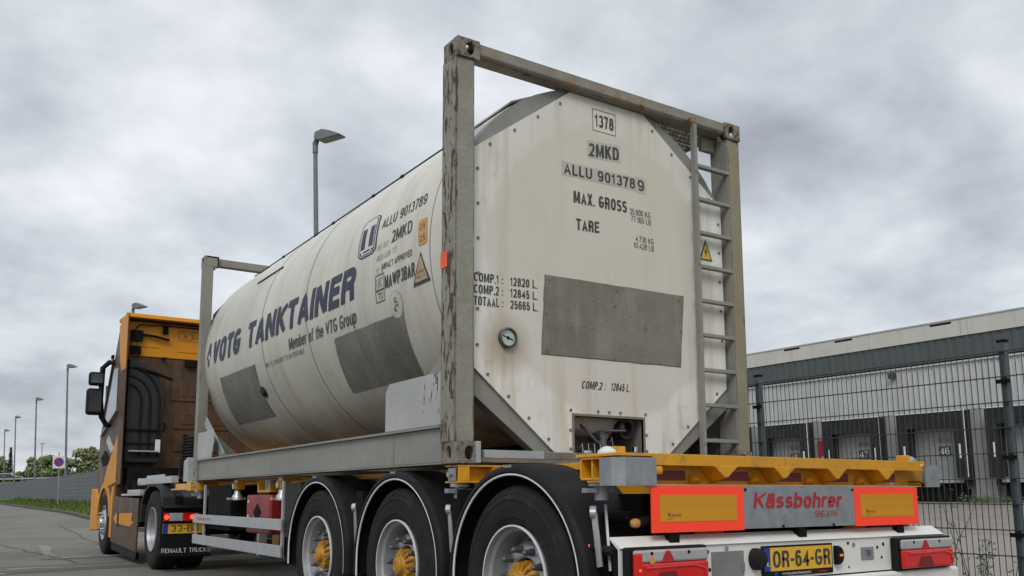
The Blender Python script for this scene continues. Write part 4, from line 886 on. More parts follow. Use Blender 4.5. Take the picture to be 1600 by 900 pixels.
# corner castings with their oval holes
def casting(x, y, z):
    sx = 1 if x > 0 else -1; sy = 1 if y > 3 else -1; sz = 1 if z > 2.4 else -1
    W, Dp, H = .162, .178, .125
    x0, x1 = sorted((x, x - sx * W)); y0, y1 = sorted((y, y - sy * Dp)); z0, z1 = sorted((z, z - sz * H)); t = .024
    mb = MB()
    def face(axis, at, th, a0, a1, b0, b1, ra, rb):
        ca, cb_ = (a0 + a1) / 2, (b0 + b1) / 2; n = 16; outer = []; inner = []
        for i in range(n):
            an = 2 * PI * (i + .5) / n; c_, s_ = math.cos(an), math.sin(an); k = min((a1 - a0) / 2 / max(abs(c_), 1e-6), (b1 - b0) / 2 / max(abs(s_), 1e-6))
            outer.append((ca + c_ * k, cb_ + s_ * k)); inner.append((ca + c_ * ra, cb_ + s_ * rb))
        # corners exact
        for cx_, cy_ in ((a0, b0), (a1, b0), (a1, b1), (a0, b1)):
            i = min(range(n), key=lambda q: (outer[q][0] - cx_) ** 2 + (outer[q][1] - cy_) ** 2); outer[i] = (cx_, cy_)
        P = {'x': lambda a, b, t_: (t_, a, b), 'y': lambda a, b, t_: (a, t_, b), 'z': lambda a, b, t_: (a, b, t_)}[axis]
        vs = []
        for tt in (at, at + th):
            vs += [P(a, b, tt) for a, b in outer] + [P(a, b, tt) for a, b in inner]
        fs = []
        for i in range(n):
            j = (i + 1) % n
            fs += [(i, j, n + j, n + i), (2 * n + i, 3 * n + i, 3 * n + j, 2 * n + j), (n + i, n + j, 3 * n + j, 3 * n + i), (i, 2 * n + i, 2 * n + j, j)]
        mb.add(vs, fs)
    fx = x0 if sx < 0 else x1
    face('x', fx, t * (-sx), y0, y1, z0, z1, .032, .042)
    face('y', y0 if sy < 0 else y1, t * (-sy), x0 + (t if sx < 0 else .0), x1 - (t if sx > 0 else 0), z0, z1, .032, .042)
    zz0 = z1 if sz > 0 else z0
    xa, xb = (x0 + t, x1) if sx < 0 else (x0, x1 - t); ya, yb = (y0 + t, y1) if sy < 0 else (y0, y1 - t)
    face('z', zz0, t * (-sz), xa, xb, ya, yb, .033, .055)
    mb.box(xa, xb, (yb - .02) if sy < 0 else ya, yb if sy < 0 else ya + .02, z0, z1)
    if sz < 0: mb.box((x1 - .02) if sx < 0 else x0, x1 if sx < 0 else x0 + .02, ya, yb, z0, z1)
    else:
        mb.box((x1 - .02) if sx < 0 else x0, x1 if sx < 0 else x0 + .02, y + (-sy) * .10, y + (-sy) * Dp, z0, z1)
    mb.build('corner_casting', 'casting' if y < 1 else 'frame', ct, bevel=.004)
for x in (-HW, HW):
    for y in (0, LY):
        for z in (ZB, ZT): casting(x, y, z)
# corner posts
def post(x, y, m):
    s = 1 if x > 0 else -1; f = 1 if y < 1 else -1; mb = MB(); a, b = ZB + .125, ZT - .125
    # rolled section open towards the middle of the frame
    pr = [(x - s * .002, y + f * .020), (x - s * .128, y + f * .012), (x - s * .128, y + f * .026), (x - s * .016, y + f * .032), (x - s * .016, y + f * .168), (x - s * .10, y + f * .168), (x - s * .10, y + f * .180), (x - s * -.004, y + f * .180), (x + s * .004, y + f * .10)]
    if s > 0: pr = [(x, y + f * .02), (x - .13, y + f * .012), (x - .13, y + f * .16), (x - .118, y + f * .16), (x - .118, y + f * .03), (x - .012, y + f * .03), (x - .012, y + f * .17), (x - .06, y + f * .17), (x - .06, y + f * .18), (x + .004, y + f * .18), (x + .004, y + f * .1)]
    mb.prism(pr, 'z', a, b); return mb.build('corner_post', m, ct, bevel=.003)
post(-HW, 0, 'worn'); post(HW, 0, 'worn_right'); post(-HW, LY, 'frame'); post(HW, LY, 'frame')
MB().box(1.111, 1.119, .016, .182, ZB + .128, ZT - .128).build('post_web', 'rail', ct)
for y, f in ((0, 1), (LY, -1)):
    tb = MB(); tb.prism([(y + f * .012, ZT - .008), (y + f * .012, ZT - .078), (y + f * .03, ZT - .098), (y + f * .125, ZT - .098), (y + f * .125, ZT - .008)], 'x', -HW + .162, HW - .162)
    tb.build('top_cross_beam', 'beam' if f > 0 else 'frame', ct, bevel=.006)
    MB().box(-HW + .165, HW - .165, y + f * .012, y + f * .13, 1.14, 1.165).build('sill_flange', 'dirty_beam', ct)
    MB().box(-.615 if f > 0 else -HW + .165, HW - .165, y + f * .014, y + f * .07, 1.165, 1.212).build('bottom_cross_beam', 'dirty_beam', ct, bevel=.005)
MB().box(-HW + .20, -.616, .010, .07, 1.166, 1.214).box(-1.118 + .003, -1.082, -.004, .05, 1.135, 1.262).build('sill_cover', 'galv_new', ct, bevel=.002)
# bottom side rails, gussets
for s in (-1, 1):
    r_ = MB(); r_.box(s * 1.225, s * 1.175, .178, LY - .178, ZB + .012, 1.350); rail = r_.build('bottom_side_rail', 'rail', ct, bevel=.004)
    q = MB().box(s * 1.250, s * 1.06, .20, LY - .2, 1.3505, 1.366).box(s * 1.235, s * 1.10, .179, LY - .179, ZB + .002, ZB + .011); q.build('rail_flange', 'rail', rail)
    q = MB()
    for y in (.87, 5.28): q.box(s * 1.2265, s * 1.2255, y - .004, y + .004, ZB + .02, 1.35)
    q.build('weld_line', 'patch', rail)
    g = MB().prism([(.188, 1.367), (.955, 1.367), (.955, 1.63), (.90, 1.685), (.188, 1.685)], 'x', s * 1.249, s * 1.238); g.build('gusset_plate', 'gusset', ct, bevel=.002)
    g = MB().prism([(.188, 1.66), (.50, 1.66), (.188, 1.83)], 'x', s * 1.215, s * 1.205); g.build('gusset_rib', 'frame', ct)
    g = MB().prism([(LY - .185, 1.367), (5.32, 1.367), (5.25, 1.52), (5.27, 1.665), (LY - .185, 1.665)], 'x', s * 1.249, s * 1.238); g.build('gusset_plate', 'gusset', ct, bevel=.002)
    MB().bar((s * 1.18, LY - .24, 1.80), (s * 1.15, 5.20, 1.37), .10, .02, (1, 0, 0)).build('brace', 'galv_new', ct)
    # saddles under the barrel
    for y in (.9, 5.2): MB().box(s * .62, s * 1.17, y - .03, y + .03, 1.16, 1.40).build('saddle', 'rail', ct)
for y in (.9, 2.2, 3.9, 5.2): MB().box(-1.17, 1.17, y - .05, y + .05, 1.145, 1.21).build('floor_cross_member', 'dirty_beam', ct)
# ladder
ld = MB(); ld.box(.762, .790, .004, .018, 1.20, 3.668).box(.762, .767, .018, .048, 1.20, 3.668); lad = ld.build('ladder_stile', 'rail', ct, bevel=.002)
for k in range(10):
    z = 3.625 - .2535 * (k + 1) + (0.0 if k else 0)
    MB().box(.793, 1.121, .006, .046, z - .030, z - .004).build('ladder_rung', 'rail', ct, bevel=.003)
q = MB()
for z in (1.30, 2.6, 3.3): q.cyl((.772, .0, z), (.772, .004, z), .010, n=8)
q.build('ladder_bolt', 'patch', lad)
# walkway at the top
gw = MB()
x = .40
while x < 1.08: gw.box(x, x + .006, .14, 1.5, 3.675, 3.700); x += .042
y = .14
while y < 1.5: gw.box(.40, 1.08, y, y + .022, 3.672, 3.698); y += .055
gw.build('walkway_grating', 'frame', ct, recalc=False)
MB().box(.385, .40, .14, 1.5, 3.655, 3.71).box(1.08, 1.095, .14, 1.5, 3.655, 3.71).box(-.35, .385, .25, 5.85, 3.690, 3.702).build('walkway_border', 'frame', ct)
MB().tube([(.70, .30, 3.60), (.92, .75, 3.60), (1.08, 1.2, 3.61)], .035, 12).build('top_rail_tube', 'galv_new', ct, smooth=True)
MB().box(.96, 1.10, .127, .16, 3.55, 3.66).build('top_bracket', 'frame', ct)
MB().bar((.55, .32, 3.55), (1.10, .9, 3.60), .05, .06).build('walkway_bracket', 'rail', ct)
MB().prism([(-.72, 3.545), (-.38, 3.70), (.0, 3.755), (.0, 3.742), (-.38, 3.687), (-.72, 3.533)], 'y', .21, 1.0).build('spill_plate', 'sticker_grey', ct)
# little labels on the post
q = MB(); q.use('red_st'); q.add([(-1.2585, .10, 2.315), (-1.2585, .185, 2.315), (-1.2585, .185, 2.415), (-1.2585, .10, 2.415)], [(0, 1, 2, 3)]); q.build('orange_sticker', None, ct, recalc=False)

# ================================================================== trailer
tl = thing('semi_trailer', 'yellow three axle container trailer with black wheel covers and a white rear bumper', 'semi-trailer', (0, .78, 0))
AX = (-.585, .775, 2.16)
def T(mb, name, m, parent=None, **k): return mb.build(name, m, parent or tl, **k)
# main beams
for s in (-1, 1):
    b = MB(); prof = [(-1.15, .80), (3.2, .80), (4.6, .93), (7.9, .97), (7.9, 1.10), (-1.15, 1.10)]
    b.prism(prof, 'x', s * .42, s * .435)
    b.box(s * .36, s * .50, -1.15, 7.9, 1.10, 1.115).box(s * .36, s * .50, -1.15, 3.2, .785, .80)
    T(b, 'chassis_beam', 'yellow')
for y in (.09, 1.45, 2.85, 3.30, 4.66, 6.02):
    T(MB().box(-.419, .419, y - .05, y + .05, .86, 1.09), 'cross_member', 'yellow')
# outriggers with container locks at the corners and mid-way
def outrigger(y, lock=True, w_=.16):
    for s in (-1, 1):
        b = MB().box(s * .50, s * 1.225, y - w_ / 2, y + w_ / 2, 1.112, 1.122).box(s * .50, s * 1.225, y - w_ / 2, y + w_ / 2, 1.018, 1.028).box(s * .50, s * 1.20, y - .012, y + .012, 1.028, 1.112).box(s * 1.15, s * 1.225, y - w_ / 2, y - w_ / 2 + .01, 1.028, 1.112)
        o = T(b, 'outrigger', 'yellow', bevel=.002)
        if lock:
            q = MB().cyl((s * 1.17, y, .995), (s * 1.17, y, 1.016), .058, n=20).cyl((s * 1.17, y, .93), (s * 1.17, y, .995), .035, n=14).box(s * 1.10, s * 1.26, y - .022, y + .022, .960, .985).cyl((s * 1.05, y - .05, .97), (s * 1.05, y + .06, .97), .012, n=8)
            T(q, 'twist_lock', 'galv', o, smooth=True)
            q = MB().box(s * 1.226, s * 1.229, y - .05, y + .035, 1.03, 1.105).cyl((s * 1.229, y, 1.068), (s * 1.246, y, 1.068), .013, n=6).cyl((s * 1.246, y, 1.068), (s * 1.252, y, 1.068), .018, n=10)
            T(q, 'lock_plate', 'galv', o)
outrigger(.09); outrigger(6.02)
def lug(y):
    for s in (-1, 1):
        b = MB().box(s * .50, s * 1.16, y - .05, y + .05, 1.085, 1.115).box(s * 1.08, s * 1.17, y - .045, y + .045, 1.02, 1.085); o = T(b, 'lock_arm', 'yellow', bevel=.002)
        q = MB().cyl((s * 1.19, y, 1.05), (s * 1.16, y, 1.05), .03, n=12).lathe([(.085, .028), (.05, .034), (.03, .05), (0, .058), (-.012, .058)], (s * 1.14, y, .925), 'z', 18).box(s * 1.06, s * 1.24, y - .02, y + .02, .915, .938)
        T(q, 'twist_lock', 'alu', o, smooth=True)
lug(3.30); lug(4.66)
# side rail under the container, glimpsed along its bottom edge
for s in (-1, 1): T(MB().box(s * .93, s * .99, -1.1, 6.1, 1.075, 1.11), 'side_tube', 'yellow')

# wheels
def wheel(y):
    x0 = -1.25
    ty = MB()
    prof = [(.060, .286), (.020, .300), (.006, .330), (.002, .340), (.006, .344), (.001, .380), (.003, .418), (-.001, .424), (.004, .430), (.010, .452), (.008, .457), (.016, .470), (.034, .492), (.060, .4985), (.105, .500), (.110, .490), (.122, .490), (.127, .500), (.185, .502), (.190, .490), (.202, .490), (.207, .502), (.262, .500), (.267, .490), (.279, .490), (.284, .499), (.330, .494), (.355, .475), (.372, .43), (.378, .38), (.374, .335), (.355, .298), (.32, .286)]
    ty.lathe(prof, (x0, y, .5), 'x', 72)
    for k in range(60):      # shoulder lugs
        a = 2 * PI * k / 60; mt = Matrix.Translation((x0, y, .5)) @ Matrix.Rotation(a, 4, 'X'); ty.box(.034, .060, -.005, .005, .486, .4965, mt)
    tyre = T(ty, 'wheel', 'rubber', smooth=True)
    for r_ in (.345, .415, .455): pass
    rm = MB(); rm.lathe([(.062, .262), (.050, .285), (.010, .293), (.004, .291), (.004, .284), (.030, .279), (.045, .262), (.10, .252), (.165, .248), (.178, .236), (.150, .220), (.110, .208), (.088, .190), (.082, .172), (.080, .135), (.086, .126), (.25, .120)], (x0, y, .5), 'x', 64)
    rim = T(rm, 'rim', 'steel', tyre, smooth=True)
    T(MB().lathe([(.0025, .286), (.002, .294), (.012, .2945)], (x0, y, .5), 'x', 64), 'rim_edge', 'white_line', tyre, smooth=True)
    hh = MB()
    for k in range(10):
        a = 2 * PI * (k + .5) / 10; c = Vector((x0 + .128, y + .2145 * math.cos(a), .5 + .2145 * math.sin(a))); o2 = Vector((-.6, .8 * math.cos(a), .8 * math.sin(a))) * .006; hh.cyl(c - o2, c + o2, .018, n=10)
    T(hh, 'hand_hole', 'dark', rim)
    for k in range(10):
        a = 2 * PI * k / 10 + .1; c = (y + .1675 * math.cos(a), .5 + .1675 * math.sin(a))
        q = MB().cyl((x0 + .083, *c), (x0 + .062, *c), .024, .020, 6).cyl((x0 + .062, *c), (x0 + .030, *c), .016, .0145, 12).cyl((x0 + .030, *c), (x0 + .020, *c), .0145, .008, 12)
        T(q, 'wheel_nut', 'nut', rim)
    hb = MB(); hb.lathe([(.12, .112), (.085, .108), (.062, .092), (.046, .064), (.034, .056), (.014, .054), (.006, .045), (.004, .0)], (x0, y, .5), 'x', 40)
    for k in range(16):
        a = 2 * PI * k / 16; mt = Matrix.Translation((x0, y, .5)) @ Matrix.Rotation(a, 4, 'X'); hb.box(.040, .09, -.006, .006, .056, .104, mt)
    hub = T(hb, 'hub', 'hub_yellow', tyre, smooth=True)
    T(MB().lathe([(.004, .022), (.001, .024), (.001, .030), (.004, .032)], (x0, y, .5), 'x', 24), 'hub_emblem', 'hub_yellow', hub)
    T(MB().cyl((x0 + .13, y, .5), (x0 + .30, y, .5), .118, n=24), 'brake_drum', 'dark', tyre)
    return tyre
for y in AX:
    wl = wheel(y)
    wr = copy_tree(wl, tl); pc = Vector((0, y - .78, 0)); wr.matrix_local = Matrix.Translation(pc) @ Matrix.Rotation(PI, 4, 'Z') @ Matrix.Translation(-pc)
    T(MB().cyl((-.87, y, .5), (.87, y, .5), .065, n=16), 'axle', 'dark')
    for s in (-1, 1): T(MB().cyl((s * .46, y + .12, .62), (s * .46, y + .12, .80), .12, n=16), 'air_spring', 'rubber')
# wheel covers
def arc(cy, r, z0=.5, low=.40, n=28, top=.545):
    k = top / .585
    return [(cy - r, low)] + [(cy - r * math.cos(a), z0 + r * k * math.sin(a)) for a in lin(0, PI, n)] + [(cy + r, low)]
def fender(cy, s):
    o_ = arc(cy, .632, top=.572); i_ = arc(cy, .60, top=.552)
    mb = MB(); X = [s * 1.262, s * 1.272, s * 1.258, s * 1.235, s * .86, s * .86, s * 1.225]
    prof = [(1.262, .585), (1.273, .597), (1.272, .612), (1.258, .630), (1.235, .638), (1.0, .640), (.865, .640), (.865, .627), (1.225, .622), (1.245, .600), (1.250, .585)]
    vs = []; n = 34
    for q in range(n + 1):
        for px, pr_ in prof:
            rz = pr_ - .018
            if q == 0: p = (cy - pr_, .40)
            elif q == n: p = (cy + pr_, .40)
            else:
                a = PI * (q - 1) / (n - 2); p = (cy - pr_ * math.cos(a), .5 + (rz - .012) * math.sin(a))
            vs.append((s * px, p[0], p[1]))
    k = len(prof)
    mb.add(vs, [(q * k + i, q * k + (i + 1) % k, (q + 1) * k + (i + 1) % k, (q + 1) * k + i) for q in range(n) for i in range(k)] + [tuple(range(k)), tuple(n * k + i for i in range(k - 1, -1, -1))])
    f = T(mb, 'wheel_cover', 'plastic', smooth=True)
    ln = MB(); pts = [(s * 1.262, cy - .582, .40)] + [(s * 1.262, cy - .582 * math.cos(a), .5 + .553 * math.sin(a)) for a in lin(0, PI, 40)] + [(s * 1.262, cy + .582, .40)]
    ln.tube(pts, .0065, 6); T(ln, 'white_edge_line', 'white_line', f)
    q = MB(); q.text('ROGGUI', lambda u, v: (s * 1.2755, cy + .04 - .075 * u, 1.088 + .014 * v), bold=.02)
    T(q, 'maker_name', 'white_txt', f, recalc=False)
    # stay with strap behind the cover
    b = MB().bar((s * 1.20, cy - .615, .86), (s * 1.21, cy - .665, .62), .035, .008, (1, 0, 0)).cyl((s * 1.21, cy - .60, .865), (s * 1.19, cy - .62, .865), .03, n=14).bar((s * 1.12, cy - .60, .90), (s * 1.16, cy - .675, .60), .012, .012)
    T(b, 'stay_strap', 'alu', f)
    return f
for y in AX:
    for s in (-1, 1): fender(y, s)
T(MB().tube([(-1.05, y_, .84 + .0 * y_) for y_ in (-1.30, -1.1)], .03, 10), 'cover_stay', 'dark')
for yc in (.095, 1.4675): T(MB().box(-1.20, -.86, yc - .055, yc + .055, .36, .98), 'splash_flap', 'dark'); T(MB().box(.86, 1.20, yc - .055, yc + .055, .36, .98), 'splash_flap', 'dark')
# rear bolster with its C-shaped face
B0, B1 = -1.40, -1.22
b = MB().box(-1.24, 1.12, -1.415, -1.20, 1.118, 1.132).box(-1.03, 1.10, -1.425, -1.413, 1.078, 1.132).box(-1.03, 1.08, -1.325, -1.31, .99, 1.117).box(-1.03, 1.08, -1.41, -1.31, .985, .992)
b.box(-1.24, 1.24, -1.31, -1.20, 1.0, 1.012)
bol = T(b, 'rear_bolster', 'yellow', bevel=.002)
for x in (-.56, -.135, .29, .73):
    q = MB(); q.add([(x - .085, -1.426, 1.082), (x + .085, -1.426, 1.082), (x + .012, -1.426, 1.026), (x - .012, -1.426, 1.026), (x - .085, -1.325, 1.082), (x + .085, -1.325, 1.082), (x + .012, -1.325, 1.0), (x - .012, -1.325, 1.0)],
          [(0, 1, 2, 3), (4, 7, 6, 5), (0, 3, 7, 4), (1, 5, 6, 2), (3, 2, 6, 7), (0, 4, 5, 1)])
    T(q, 'bolster_rib', 'yellow', bol, bevel=.004)
    T(MB().cyl((x - .13, -1.34, 1.0), (x - .13, -1.326, 1.02), .03, n=14), 'welded_boss', 'yellow', bol)
for a, c in ((-.975, -.74), (-.56 + .06, -.30), (-.155 + .06, .11), (.34, .51), (.78, .95)):
    T(MB().box(a, c, -1.330, -1.3255, 1.012, 1.058), 'red_reflector', 'redrefl', bol)
T(MB().box(-1.03, -.965, -1.425, -1.33, 1.035, 1.078), 'bolster_nose', 'yellow', bol, bevel=.015)
for s in (-1, 1):
    # open square tube ends and corner guards
    t = MB(); X0, X1 = s * 1.03, s * 1.245; yy0, yy1, z0, z1 = -1.31, -1.155, 1.012, 1.116; k = .010
    t.box(X0, X1, yy0, yy1, z0, z0 + k).box(X0, X1, yy0, yy0 + k, z0, z1).box(X0, X1, yy1 - k, yy1, z0, z1).box(X0, X1, yy0, yy1, z1 - k, z1).box(X0, X1 - s * .01, (yy0 + yy1) / 2 - .006, (yy0 + yy1) / 2 + .006, z0 + k, z1 - k)
    if s < 0: t.box(X0, -1.25, -1.31, -1.13, 1.1165, 1.131)
    tb = T(t, 'square_tube', 'yellow', bol, bevel=.002)
    g = MB(); gx = [(s * 1.246, -1.30), (s * 1.246, -1.385), (s * 1.205, -1.432), (s * 1.02, -1.432), (s * 1.02, -1.427), (s * 1.202, -1.427), (s * 1.241, -1.383), (s * 1.241, -1.30)]
    if s > 0: gx = [(1.275, -1.30), (1.275, -1.37), (1.262, -1.415), (1.12, -1.415), (1.12, -1.41), (1.258, -1.41), (1.270, -1.368), (1.270, -1.30)]
    g.prism(gx, 'z', .985, 1.112); T(g, 'corner_guard', 'galv', bol)
    q = MB().cyl((s * 1.17, -1.22, .985), (s * 1.17, -1.22, .998), .062, n=20).cyl((s * 1.17, -1.22, .92), (s * 1.17, -1.22, .985), .034, n=14).box(s * 1.11, s * 1.27, -1.24, -1.20, .955, .975)
    T(q, 'twist_lock', 'galv', bol, smooth=True)
    c = MB().lathe([(.0, .046), (.014, .044), (.034, .020), (.038, .0)], (s * 1.145, -1.235 if s < 0 else -1.30, 1.133), 'z', 20); T(c, 'lock_cone', 'mint' if s < 0 else 'galv', bol, smooth=True)
    c = MB().box(s * 1.03, s * 1.095, -1.235 if s < 0 else -1.34, -1.20 if s < 0 else -1.29, 1.132, 1.172); T(c, 'lock_stop', 'yellow', bol, bevel=.004)
    for z in (1.105, 1.0):
        if s > 0: T(MB().cyl((1.085, -1.435, z), (1.085, -1.41, z), .014, n=6), 'bolt', 'chrome', bol)
# boards below the bolster
MBY = -1.42
bd = T(MB().box(-.447, .426, MBY, MBY + .006, .778, .979), 'name_board', 'galv', bevel=.001)
q = MB(); q.text('Kässbohrer', lambda u, v: (-.375 + .70 * u, MBY - .002, .876 + .078 * v), bold=.075, shear=.2); q.text('SHG.AVH', lambda u, v: (.085 + .19 * u, MBY - .002, .827 + .034 * v), bold=.012, shear=.2)
T(q, 'lettering', 'red_text', bd, recalc=False)
q = MB()
for x, z in ((-.43, .968), (.41, .968), (-.16, .786), (.24, .786)): q.cyl((x, MBY - .006, z), (x, MBY, z), .007, n=8)
T(q, 'screw', 'dark', bd)
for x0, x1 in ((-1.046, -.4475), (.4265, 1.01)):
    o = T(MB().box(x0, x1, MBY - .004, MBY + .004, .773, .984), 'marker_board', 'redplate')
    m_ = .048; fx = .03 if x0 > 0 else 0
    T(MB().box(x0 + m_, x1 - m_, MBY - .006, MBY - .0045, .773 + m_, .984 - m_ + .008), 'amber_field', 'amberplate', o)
    q = MB(); q.text('NL', lambda u, v: (x0 + .095 + .02 * u, MBY - .0075, .845 + .018 * v), bold=.01); q.text('NAXXAN', lambda u, v: (x0 + .12 + .055 * u, MBY - .0075, .845 + .012 * v), bold=.01); q.text('0001', lambda u, v: (x0 + .095 + .03 * u, MBY - .0075, .830 + .007 * v)); T(q, 'maker_name', 'ink', o, recalc=False)
T(MB().box(-1.05, 1.015, MBY + .0065, MBY + .03, .9795, .9895), 'board_rail', 'galv')
for x in (-.9, 0.0, .85): T(MB().box(x - .03, x + .03, MBY + .007, MBY + .04, .72, .978), 'board_bracket', 'dark')
for x in (-.55, .6): T(MB().box(x - .09, x + .09, -1.30, -1.28, .72, .98), 'support_plate', 'yellow')
T(MB().box(-.9, .9, -1.2, -1.0, .70, .95), 'rear_cross_box', 'dark')
# white bumper
bp = MB().prism([(-1.425, .530), (-1.425, .705), (-1.435, .712), (-1.36, .758), (-1.35, .756), (-1.418, .705), (-1.418, .530)], 'x', -1.245, 1.235)
bump = T(bp, 'rear_bumper', 'white')
bar_ = T(MB().prism([(-1.46, .36), (-1.46, .512), (-1.45, .522), (-1.34, .522), (-1.34, .36)], 'x', -1.25, 1.325), 'underrun_bar', 'white', bevel=.012)
T(MB().box(-1.2, 1.2, -1.417, -1.33, .45, .70), 'bumper_box', 'dark')
T(MB().box(-.682, -.466, -1.430, -1.4255, .50, .676), 'cover_plate', 'plastic_grey', bump) ; M['cover'] = mat('mid_grey_plate', (.20, .205, .20), None, .6); bump.children[-1].data.materials[0] = M['cover']
T(MB().box(-.482, -.466, -1.436, -1.430, .58, .62), 'cover_latch', 'cover', bump)
q = MB()
for x, z, r_ in ((-.735, .682, .006), (-.705, .678, .009), (-.72, .63, .006), (-.695, .595, .009), (.345, .685, .009), (.60, .655, .009), (.655, .67, .010), (.635, .60, .008), (.345, .56, .006)): q.cyl((x, -1.427, z), (x, -1.4255, z), r_, n=12)
T(q, 'screw_hole', 'dark', bump)
q = MB()
for x, z in ((-.58, .690), (.39, .676)): q.cyl((x, -1.431, z), (x, -1.4255, z), .011, n=12)
T(q, 'bolt', 'galv', bump)
pm_ = MB().lathe([(0, .046), (-.03, .046), (-.055, .036), (-.062, .0)], (0, 0, 0), 'y', 28)
pm_.v = [Vector((v.x * .92 - .388, v.y - 1.425, v.z * 1.15 + .632)) for v in pm_.v]; T(pm_, 'rubber_buffer', 'rubber', bump, smooth=True)
# number plate
pl = T(MB().box(-.342, .202, -1.434, -1.4255, .540, .692), 'number_plate', 'plastic', bump, bevel=.003)
T(MB().box(-.285, .190, -1.437, -1.4345, .568, .682), 'plate_field', 'plate_yel', pl)
T(MB().box(-.330, -.286, -1.437, -1.4345, .568, .682), 'plate_band', 'plate_blue', pl)
q = MB(); q.text('OR-64-GR', lambda u, v: (-.268 + .444 * u, -1.4385, .584 + .082 * v), bold=.055); T(q, 'plate_number', 'ink', pl, recalc=False)
q = MB(); q.use('white_txt'); q.text('NL', lambda u, v: (-.322 + .028 * u, -1.4385, .592 + .022 * v), bold=.01); q.text('www.KassbohrerNederland.nl', lambda u, v: (-.20 + .22 * u, -1.4355, .547 + .013 * v), bold=.01)
q.use('plate_blue'); q.sheet([(-.255, -1.4355, .546), (-.235, -1.4355, .546), (-.235, -1.4355, .562), (-.255, -1.4355, .562)])
q.use('red_text'); q.text('X', lambda u, v: (.055 + .022 * u, -1.4355, .546 + .015 * v), bold=.02); q.sheet([(.085, -1.4355, .550), (.15, -1.4355, .550), (.15, -1.4355, .556), (.085, -1.4355, .556)])
T(q, 'small_print', None, pl, recalc=False)
hm = MB(); pr = [(.216 + .052 * math.cos(a), .628 + .05 * math.sin(a)) for a in lin(-PI / 2, PI / 2, 14)]; hm.prism(pr, 'y', -1.46, -1.4255); hl = T(hm, 'plate_lamp', 'plastic', bump, bevel=.006)
T(MB().box(.225, .250, -1.465, -1.461, .622, .634), 'lamp_bulb', 'lamp_amber', hl)
hm = MB().box(.452, .562, -1.430, -1.4255, .592, .66); tb = T(hm, 'type_plate', 'galv', bump, bevel=.004)
q = MB(); q.text('TB', lambda u, v: (.49 + .04 * u, -1.4315, .612 + .03 * v), bold=.03); T(q, 'lettering', 'ink', tb, recalc=False)
# rear lamp clusters
def cluster(x0, x1, z1, flip):
    z0 = .535; y0 = -1.49
    hs = T(MB().box(x0 - .02, x1 + .012, -1.47, -1.4255, z0 - .01, z1 + .012), 'tail_light', 'plastic', bump, bevel=.01)
    zc = z1 - .055
    T(MB().box(x0, x1, y0, -1.471, zc, z1), 'clear_lens', 'lamp_clear', hs, bevel=.012)
    T(MB().box(x0, x1, y0 - .001, -1.471, z0, zc - .001), 'red_lens', 'lamp_red', hs, bevel=.010)
    xm = (x0 + x1) / 2 - .03
    T(MB().prism([(xm - .04, zc), (xm + .04, zc), (xm + .012, z1 - .006), (xm - .012, z1 - .006)], 'y', y0 - .003, y0 + .004), 'red_triangle', 'red_text', hs)
    T(MB().prism([(xm - .09, z0 + .004), (xm + .08, z0 + .004), (xm + .045, zc - .04), (xm - .05, zc - .04)], 'y', y0 - .003, y0 + .004), 'reflector', 'redrefl', hs)
    q = MB().tube([(x0 + .06, y0 - .003, zc - .022), (x1 - .1, y0 - .003, zc - .018), (x1 - .03, y0 - .003, zc - .035), (x1 - .015, y0 - .003, z0 + .02)], .006, 8); T(q, 'light_guide', 'lamp_red', hs)
    q = MB()
    for k in (.22, .72): q.cyl((x0 + (x1 - x0) * k, y0 - .002, z1 - .015), (x0 + (x1 - x0) * k, y0 + .004, z1 - .015), .008, n=10)
    T(q, 'lens_screw', 'dark', hs)
    if not flip:
        T(MB().cyl((x0 + .026, y0 - .006, zc - .03), (x0 + .026, y0 - .001, zc - .03), .006, n=10), 'lit_bulb', 'lamp_lit', hs)
        T(MB().box(x0, x0 + .045, y0 - .004, -1.471, z0, z1 - .01), 'end_lens', 'lamp_red', hs, bevel=.008)
        T(MB().cyl((x0 + .10, y0 - .002, zc + .012), (x0 + .10, y0 + .004, zc + .012), .018, n=12), 'orange_bulb', 'orange_st', hs)
cluster(-1.212, -.765, .704, False); cluster(.735, 1.232, .692, True)
# marker lamps on stalks
q = MB().tube([(-1.15, -1.40, .66), (-1.17, -1.30, .69), (-1.19, -1.19, .705)], [.022, .022, .016], 10); sl_ = T(q, 'lamp_stalk', 'rubber', smooth=True)
T(MB().box(-1.215, -1.17, -1.195, -1.095, .688, .722), 'marker_lamp', 'plastic', sl_, bevel=.006)
T(MB().box(-1.222, -1.214, -1.13, -1.10, .692, .718), 'amber_lens', 'lamp_amber', sl_, bevel=.005); T(MB().box(-1.222, -1.214, -1.185, -1.145, .691, .719), 'red_lens', 'lamp_pink', sl_, bevel=.005)
q = MB().cyl((-1.05, -1.33, .815), (-.90, -1.28, .83), .022, n=12); am = T(q, 'side_marker_holder', 'rubber', smooth=True)
T(MB().lathe([(0, .020), (-.015, .023), (-.032, .018), (-.040, .0)], (-1.05, -1.33, .815), 'x', 16), 'amber_lens', 'orange_st', am, smooth=True)
q = MB().box(1.236, 1.27, -1.40, -1.36, .66, .70); rr_ = T(q, 'marker_holder', 'rubber'); T(MB().box(1.271, 1.305, -1.405, -1.37, .66, .695), 'marker_lens', 'lamp_pink', rr_, bevel=.005)
